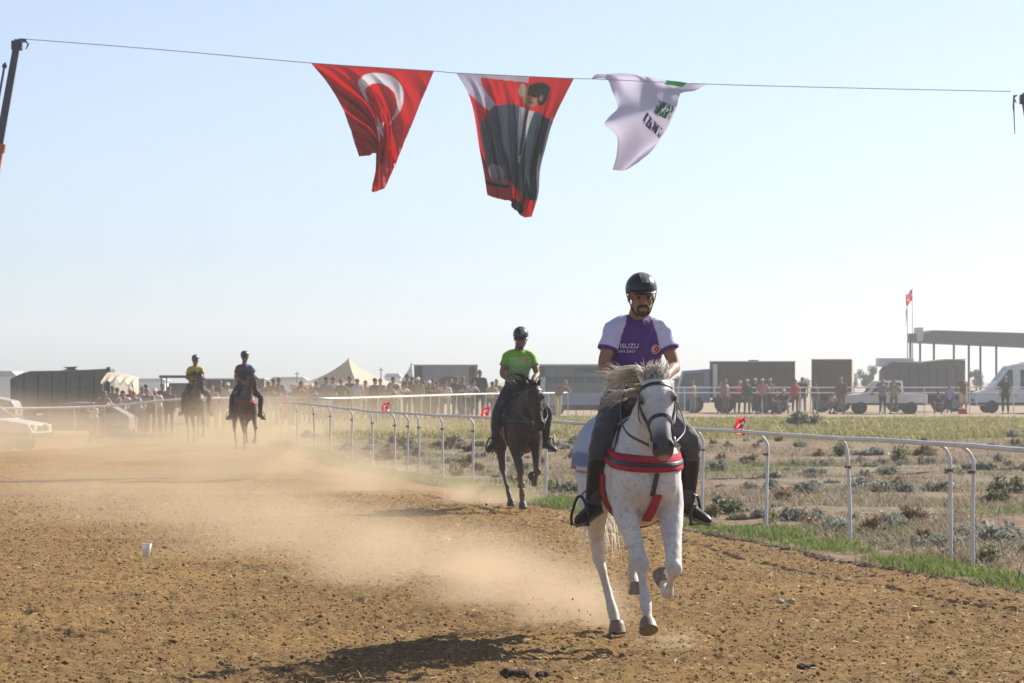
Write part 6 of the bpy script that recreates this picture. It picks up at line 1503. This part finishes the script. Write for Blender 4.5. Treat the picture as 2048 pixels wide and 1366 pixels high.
CROWD = [(203, 110, L_, 'mauve', 'dark', 'spectator in mauve shirt leaning on the rail before the tarpaulin lorry', 'hair', .5, 1.05),
 (186, 104, L_, 'white', 'grey', 'child in white shirt at the rail left of the mauve shirt', 'hair', .0, .78),
 (226, 118, 'stand', 'khaki', 'dark', 'spectator in khaki shirt just right of the mauve shirt', 'hair', .2, .98),
 (249, 114, L_, 'white', 'blue', 'spectator in white shirt leaning on the rail under the awning', 'hair', .3, 1.0),
 (260, 117, 'stand', 'red', 'dark', 'spectator in red shirt under the awning', 'cap', .0, 1.0),
 (273, 114, L_, 'lblue', 'dark', 'spectator in pale blue shirt at the right end of the awning', 'hair', -.2, 1.02),
 (284, 118, 'stand', 'beige', 'brown', 'spectator in beige shirt at the corner of the awning', 'hair', .3, 1.0),
 (300, 115, L_, 'grey', 'dark', 'spectator in grey shirt leaning right of the awning', 'hair', .3, 1.0),
 (313, 116, L_, 'white', 'khaki', 'spectator in white shirt right of the awning, left of the yellow rider', 'cap', .1, 1.0),
 (338, 118, 'stand', 'brown', 'dark', 'spectator in brown shirt just left of the yellow rider', 'hair', .0, .98),
 (424, 118, L_, 'pink', 'dark', 'spectator in pink shirt between the two far riders', 'hair', .2, .95),
 (455, 120, 'stand', 'beige', 'dark', 'spectator with pale shirt just left of the maroon rider', 'cap', .0, .92),
 (530, 118, L_, 'brown', 'dark', 'spectator in brown jacket right of the maroon rider', 'hair', .3, 1.08, None, False, True),
 (547, 121, 'stand', 'brown', 'khaki', 'spectator in dark brown top, second right of the maroon rider', 'hair', -.2, 1.0),
 (572, 120, 'stand', 'red', 'red', 'small child in red clothes at the rail', 'hair', .2, .72),
 (590, 122, L_, 'khaki', 'dark', 'spectator in khaki shirt leaning on the rail left of the white car', 'hair', .4, 1.05),
 (604, 124, 'stand', 'orange', 'dark', 'spectator in orange top behind the khaki shirt', 'hair', .0, .95),
 (653, 126, 'stand', 'grey', 'white', 'spectator in grey shirt left of the tent pole', 'hair', .2, 1.0),
 (683, 126, 'hips', 'olive', 'olive', 'spectator in olive jacket and trousers under the cream tent', 'hair', .1, 1.03, None, False, True),
 (715, 127, 'stand', 'lilac', 'beige', 'spectator in pale lilac blouse under the cream tent', 'hair', -.1, .95),
 (749, 124, 'stand', 'black', 'black', 'spectator in black jacket beside the small red flag', 'hair', 2.6, 1.03, None, False, True),
 (774, 128, L_, 'mauve', 'navy', 'spectator in mauve shirt leaning right of the black jacket', 'hair', .2, 1.02),
 (786, 131, 'cross', 'dark', 'dark', 'spectator in dark shirt with folded arms, right tent corner', 'hair', .1, 1.0),
 (801, 129, L_, 'white', 'grey', 'spectator in white shirt leaning, left of the box lorry', 'hair', .3, 1.02),
 (815, 132, 'stand', 'dgreen', 'dark', 'tall spectator in dark green top, left of the box lorry', 'hair', .0, 1.1, None, False, True),
 (836, 131, 'phone', 'khaki', 'dark', 'spectator with pale cap and raised hand before the lorry\'s dark end', 'cap', -.2, 1.05),
 (858, 132, L_, 'black', 'black', 'spectator in black with white cap leaning on the rail', 'cap', .2, 1.02, None, False, True),
 (874, 134, 'stand', 'red', 'dark', 'spectator in dark red top below the lorry\'s arch', 'hair', .1, .92),
 (891, 133, L_, 'white', 'grey', 'spectator in white shirt leaning before the lorry\'s dark arch', 'hair', -.2, 1.02),
 (913, 136, 'cross', 'dark', 'dark', 'broad spectator in dark shirt, arms folded, right of the arch', 'hair', .1, 1.08),
 (938, 135, L_, 'lilac', 'navy', 'spectator in lilac shirt and shorts leaning far over the rail', 'hair', .4, 1.06, None, True),
 (960, 138, 'stand', 'dgreen', 'dark', 'tall dark clothed spectator right behind the lilac shirt', 'hair', .0, 1.16, None, False, True),
 (981, 137, L_, 'beige', 'brown', 'spectator in beige shirt just left of the green rider', 'hair', -.1, 1.02),
 (993, 140, 'stand', 'grey', 'dark', 'grey shirted spectator half hidden by the green rider', 'hair', .1, 1.0),
 (235, 122, 'stand', 'dark', 'dark', 'spectator in dark top in the second row before the awning', 'hair', .1, 1.0),
 (243, 113, L_, 'lblue', 'grey', 'child in pale blue leaning on the rail under the awning', 'hair', .2, .8),
 (291, 121, 'phone', 'red', 'dark', 'spectator in red raising a phone right of the awning', 'hair', .1, 1.0),
 (325, 121, 'cross', 'dgreen', 'dark', 'dark green clothed spectator between the awning and the yellow rider', 'hair', .0, 1.0),
 (408, 121, 'stand', 'lblue', 'navy', 'spectator in pale blue just right of the yellow rider', 'hair', .0, .95),
 (440, 121, 'cross', 'dark', 'dark', 'dark clothed spectator between the two far riders', 'hair', .1, 1.0),
 (558, 126, 'cross', 'grey', 'dark', 'grey shirted spectator in the second row by the small red child', 'hair', .1, 1.02),
 (617, 128, L_, 'blue', 'dark', 'spectator in blue shirt before the white car', 'cap', .1, 1.0),
 (633, 130, 'stand', 'brown', 'grey', 'spectator in brown between the white car and the cream tent', 'hair', -.2, .98),
 (667, 130, 'cross', 'white', 'dark', 'spectator in white, arms folded, left of the olive jacket', 'hair', .1, .98),
 (700, 131, 'stand', 'dark', 'dark', 'dark clothed spectator behind the lilac blouse', 'hair', .0, 1.0),
 (731, 130, 'phone', 'pink', 'dark', 'spectator in pink top with raised hand left of the black jacket', 'hair', .2, .98),
 (761, 133, 'cross', 'grey', 'navy', 'grey shirted spectator behind the black jacket', 'hair', .2, 1.0),
 (824, 136, 'stand', 'brown', 'dark', 'brown shirted spectator at the left edge of the box lorry', 'hair', .0, 1.02),
 (847, 137, 'stand', 'lblue', 'dark', 'pale blue shirted spectator behind the white capped pair', 'hair', .1, .98),
 (866, 138, 'cross', 'dark', 'dark', 'dark spectator in the second row at the left foot of the arch', 'hair', -.1, 1.02),
 (902, 139, 'stand', 'mauve', 'dark', 'mauve shirted spectator in the second row under the arch', 'hair', .0, 1.0),
 (925, 139, 'phone', 'dark', 'dark', 'dark spectator raising a hand left of the lilac shirt', 'hair', .1, 1.0),
 (949, 141, 'cross', 'brown', 'dark', 'brown shirted spectator between the lilac shirt and the tall one', 'hair', .0, 1.0),
 (970, 141, 'stand', 'white', 'grey', 'white shirted spectator behind, right of the tall dark one', 'hair', .1, 1.0),
 (1440, 163, 'cross', 'khaki', 'dark', 'khaki shirted spectator at the left end of the dark lorry', 'hair', .1, .98),
 (1510, 163, 'stand', 'dark', 'dark', 'dark spectator between the grey haired and white haired men', 'hair', .1, .98),
 (1540, 163, 'cross', 'brown', 'dark', 'brown shirted spectator right behind the white haired man', 'hair', -.1, 1.0),
 (1605, 163, 'stand', 'dark', 'grey', 'dark spectator between the dark lorry and the brown lorry', 'hair', .1, 1.0),
 (1121, 143, L_, 'olive', 'beige', 'lone spectator in olive shirt and beige trousers leaning before the grey bus', 'hair', .6, 1.05),
 (1385, 162, 'stand', 'khaki', 'grey', 'spectator in khaki top right of the front rider', 'hair', .2, .95),
 (1450, 160, 'stand', 'mauve', 'brown', 'spectator in mauve shirt at the pale corner of the dark lorry', 'hair', .2, 1.0),
 (1476, 162, L_, 'red', 'dark', 'spectator in bright red jacket leaning left of the grey haired man', 'hair', .3, 1.0, None, False, True),
 (1494, 160, 'stand', 'dgreen', 'brown', 'grey haired spectator in dark jacket, beside the red jacket', 'hair', .1, 1.0, None, False, True),
 (1525, 160, 'hips', 'pink', 'black', 'white haired spectator in pink red shirt before the dark lorry', 'hair', .0, 1.02),
 (1548, 162, 'crouch', 'navy', 'navy', 'spectator crouching in navy clothes behind the fence', 'hair', .2, 1.1),
 (1570, 160, 'crouch', 'black', 'grey', 'spectator crouching in black right of the white haired man', 'hair', -.3, 1.1),
 (1590, 161, 'stand', 'red', 'brown', 'spectator in long red top at the right end of the dark lorry', 'hair', -.2, .98, None, False, True),
 (1630, 163, 'stand', 'brown', 'grey', 'spectator in brown top below the brown lorry', 'hair', .0, .92),
 (1661, 162, 'crouch', 'grey', 'brown', 'seated spectator in grey, left of the man in the dark red jacket', 'hair', .4, 1.05),
 (1682, 161, 'stand', 'brown', 'brown', 'spectator in dark red brown jacket left of the pickup', 'hair', .5, 1.08, None, False, True),
 (1765, 160, 'cross', 'grey', 'dark', 'spectator in grey shirt, left one of the pair before the pickup', 'hair', .2, 1.0),
 (1788, 160, 'hips', 'khaki', 'brown', 'spectator in brown khaki jacket, right one of the pair before the pickup', 'hair', -.2, 1.03, None, False, True),
 (1875, 160, 'crouch', 'dark', 'olive', 'child crouching in dark clothes right of the pickup', 'hair', .2, .95),
 (1899, 160, 'stand', 'purple', 'navy', 'child in purple shirt beside the crouching child', 'hair', .0, .80),
 (1926, 160, 'hips', 'brown', 'beige', 'spectator in brown shirt and pale shorts near the minibus front', 'hair', .3, 1.08, None, True),
 (2011, 161, 'stand', 'black', 'black', 'spectator in black shirt standing before the minibus windows', 'hair', .1, 1.12)]
for row in CROWD:
    r_ = list(row) + [None] * (12 - len(row)); px, Y, pose, sh, tr, lab, hg, fc_, sc = r_[:9]; skin, bare, lng = r_[9], bool(r_[10]), bool(r_[11])
    hair = M_HAIRG if 'haired' in lab and 'hair' in hg else random.choice((None, None, mat('brown_hair', (.06, .038, .025), .7), mat('greying_hair', (.16, .15, .14), .7)))
    fc_ = fc_ + random.uniform(-.55, .55); sc = sc * random.uniform(.95, 1.05)
    crowd_person(px, Y, pose, sh, tr, lab, hg, fc_, sc, skin, bare, lng, 'white', hair=hair)
# red cool box by the last man
root = empty('cool_box', at_px(1925, 159)); tag(root, 'small red box on the ground beside the man in pale shorts', 'box'); part(root, 'body', CL['red'], (-.2, .2, -.15, .15, 0, .28), bev=.02); part(root, 'lid', M_PALE, (-.21, .21, -.16, .16, .282, .33), bev=.01)
# ------------------------------------------------------------------ dust kicked up by the hooves
def dust_material(name, dens, nscale, seed):
    m = bpy.data.materials.new(name); m.use_nodes = True; t = m.node_tree; t.nodes.clear(); L = t.links.new
    out = t.nodes.new('ShaderNodeOutputMaterial'); pv = t.nodes.new('ShaderNodeVolumePrincipled'); L(pv.outputs[0], out.inputs['Volume'])
    pv.inputs['Color'].default_value = (.80, .645, .455, 1); pv.inputs['Anisotropy'].default_value = .45
    tc = t.nodes.new('ShaderNodeTexCoord')
    ln = t.nodes.new('ShaderNodeVectorMath'); ln.operation = 'LENGTH'; L(tc.outputs['Object'], ln.inputs[0])
    fall = t.nodes.new('ShaderNodeMapRange'); fall.interpolation_type = 'SMOOTHERSTEP'; L(ln.outputs['Value'], fall.inputs[0]); fall.inputs[1].default_value = 1.0; fall.inputs[2].default_value = .0; fall.inputs[3].default_value = 0; fall.inputs[4].default_value = 1
    g = t.nodes.new('ShaderNodeNewGeometry'); nz = t.nodes.new('ShaderNodeTexNoise'); nz.inputs['Scale'].default_value = nscale; nz.inputs['Detail'].default_value = 3.0; nz.inputs['Roughness'].default_value = .62
    mp = t.nodes.new('ShaderNodeMapping'); mp.inputs['Location'].default_value = (seed, seed * 2, seed); L(g.outputs['Position'], mp.inputs[0]); L(mp.outputs[0], nz.inputs['Vector'])
    nr = t.nodes.new('ShaderNodeMapRange'); L(nz.outputs[0], nr.inputs[0]); nr.inputs[1].default_value = .38; nr.inputs[2].default_value = .68; nr.inputs[3].default_value = .12; nr.inputs[4].default_value = 1.6
    mu = t.nodes.new('ShaderNodeMath'); mu.operation = 'MULTIPLY'; L(fall.outputs[0], mu.inputs[0]); L(nr.outputs[0], mu.inputs[1])
    m2 = t.nodes.new('ShaderNodeMath'); m2.operation = 'MULTIPLY'; L(mu.outputs[0], m2.inputs[0]); m2.inputs[1].default_value = dens
    L(m2.outputs[0], pv.inputs['Density']); return m
sb = B(); bmesh.ops.create_icosphere(sb, subdivisions=3, radius=1.0); sph = mesh('dust_cloud', sb)
# (x, y, z, rx, ry, rz, density, noise scale, label)
DUST = [(.98, 19.85, .03, .34, .40, .13, 1.6, 4.0, 'small dust kick under the white horse\'s reaching fore hoof'),
        (.42, 21.5, .10, .60, .9, .36, 1.9, 2.4, 'bright dust puff at the white horse\'s hind hooves'),
        (.05, 23.4, .12, 1.0, 1.9, .44, 1.05, 1.5, 'dust trail close behind the white horse'),
        (-.75, 26.6, .14, 1.5, 3.0, .50, .72, 1.1, 'dust trail a few strides behind the white horse'),
        (-2.0, 31.0, .16, 2.2, 4.2, .58, .32, .9, 'drifting dust left of the white horse\'s trail'),
        (-3.8, 37.5, .18, 3.0, 6.0, .62, .22, .7, 'drifting dust over the middle of the track'),
        (-6.0, 46, .22, 4.0, 8.0, .75, .10, .5, 'drifting dust over the left half of the track'),
        (-.30, 43.2, .06, 1.1, 1.5, .36, 1.3, 1.3, 'dust puff at the bay horse\'s hooves'),
        (-1.9, 47.5, .14, 2.0, 3.4, .58, .55, .8, 'dust trail behind the bay horse'),
        (-4.2, 56, .22, 3.4, 7, .85, .24, .5, 'broad dust drift between the bay horse and the far riders'),
        (-8.5, 70, .25, 6.5, 10, 1.10, .125, .35, 'wide dust bank in front of the two far riders'),
        (-8.0, 84, .35, 5.5, 6.5, 1.55, .20, .3, 'dense dust cloud round the far riders\' horses'),
        (-14, 82, .35, 6.5, 10, 1.5, .20, .3, 'dust bank at the left edge of the track'),
        (-4.5, 100, .40, 9.0, 8, 1.8, .09, .25, 'thin dust haze before the left half of the crowd')]
for i, (x, y, zc, rx, ry, rz_, dn, ns, lab) in enumerate(DUST):
    o = obj('dust_cloud', sph.copy()); o.data.materials.append(dust_material('dust_%d' % i, dn, ns, i * 3.7)); o.location = (x, y, zc); o.scale = (rx, ry, rz_); tag(o, lab, 'dust', kind='stuff')
# clods thrown up behind the hooves
co, tri = [], []; base_ = np.array([(1, 0, 0), (-1, 0, 0), (0, 1, 0), (0, -1, 0), (0, 0, 1), (0, 0, -1)], float); fcs = np.array([(0, 2, 4), (2, 1, 4), (1, 3, 4), (3, 0, 4), (2, 0, 5), (1, 2, 5), (3, 1, 5), (0, 3, 5)])
for cx, cy_, n_, sp in ((.62, 20.85, 70, .35), (.95, 19.75, 40, .25), (-.05, 43.0, 60, .5)):
    for _ in range(n_):
        p = np.array((cx + RNG.normal(0, sp), cy_ + abs(RNG.normal(0, sp * 1.6)), abs(RNG.normal(0, sp * .45)) + .02)); co.append(base_ * RNG.uniform(.4, 1.2, (6, 1)) * RNG.uniform(.003, .010) + p); tri.append(fcs + 6 * (len(co) - 1))
tag(obj('thrown_clods', tri_mesh('thrown_clods', np.concatenate(co), np.concatenate(tri)), M_TRACK), 'small bits of soil thrown up round the horses\' hooves', 'clods', kind='stuff')
# even air haze round the whole scene
hb_ = B(); box(hb_, -260, 260, -25, 470, -1.6, 10.5); hz = bobj('haze', hb_, None); tag(hz, 'faint warm dusty haze in the air', 'haze', kind='stuff')
m = bpy.data.materials.new('haze_air'); m.use_nodes = True; t = m.node_tree; t.nodes.clear(); out = t.nodes.new('ShaderNodeOutputMaterial'); pv = t.nodes.new('ShaderNodeVolumePrincipled')
pv.inputs['Color'].default_value = (.88, .92, .97, 1); pv.inputs['Density'].default_value = .0006; pv.inputs['Anisotropy'].default_value = .3; t.links.new(pv.outputs[0], out.inputs['Volume']); hz.data.materials.append(m)
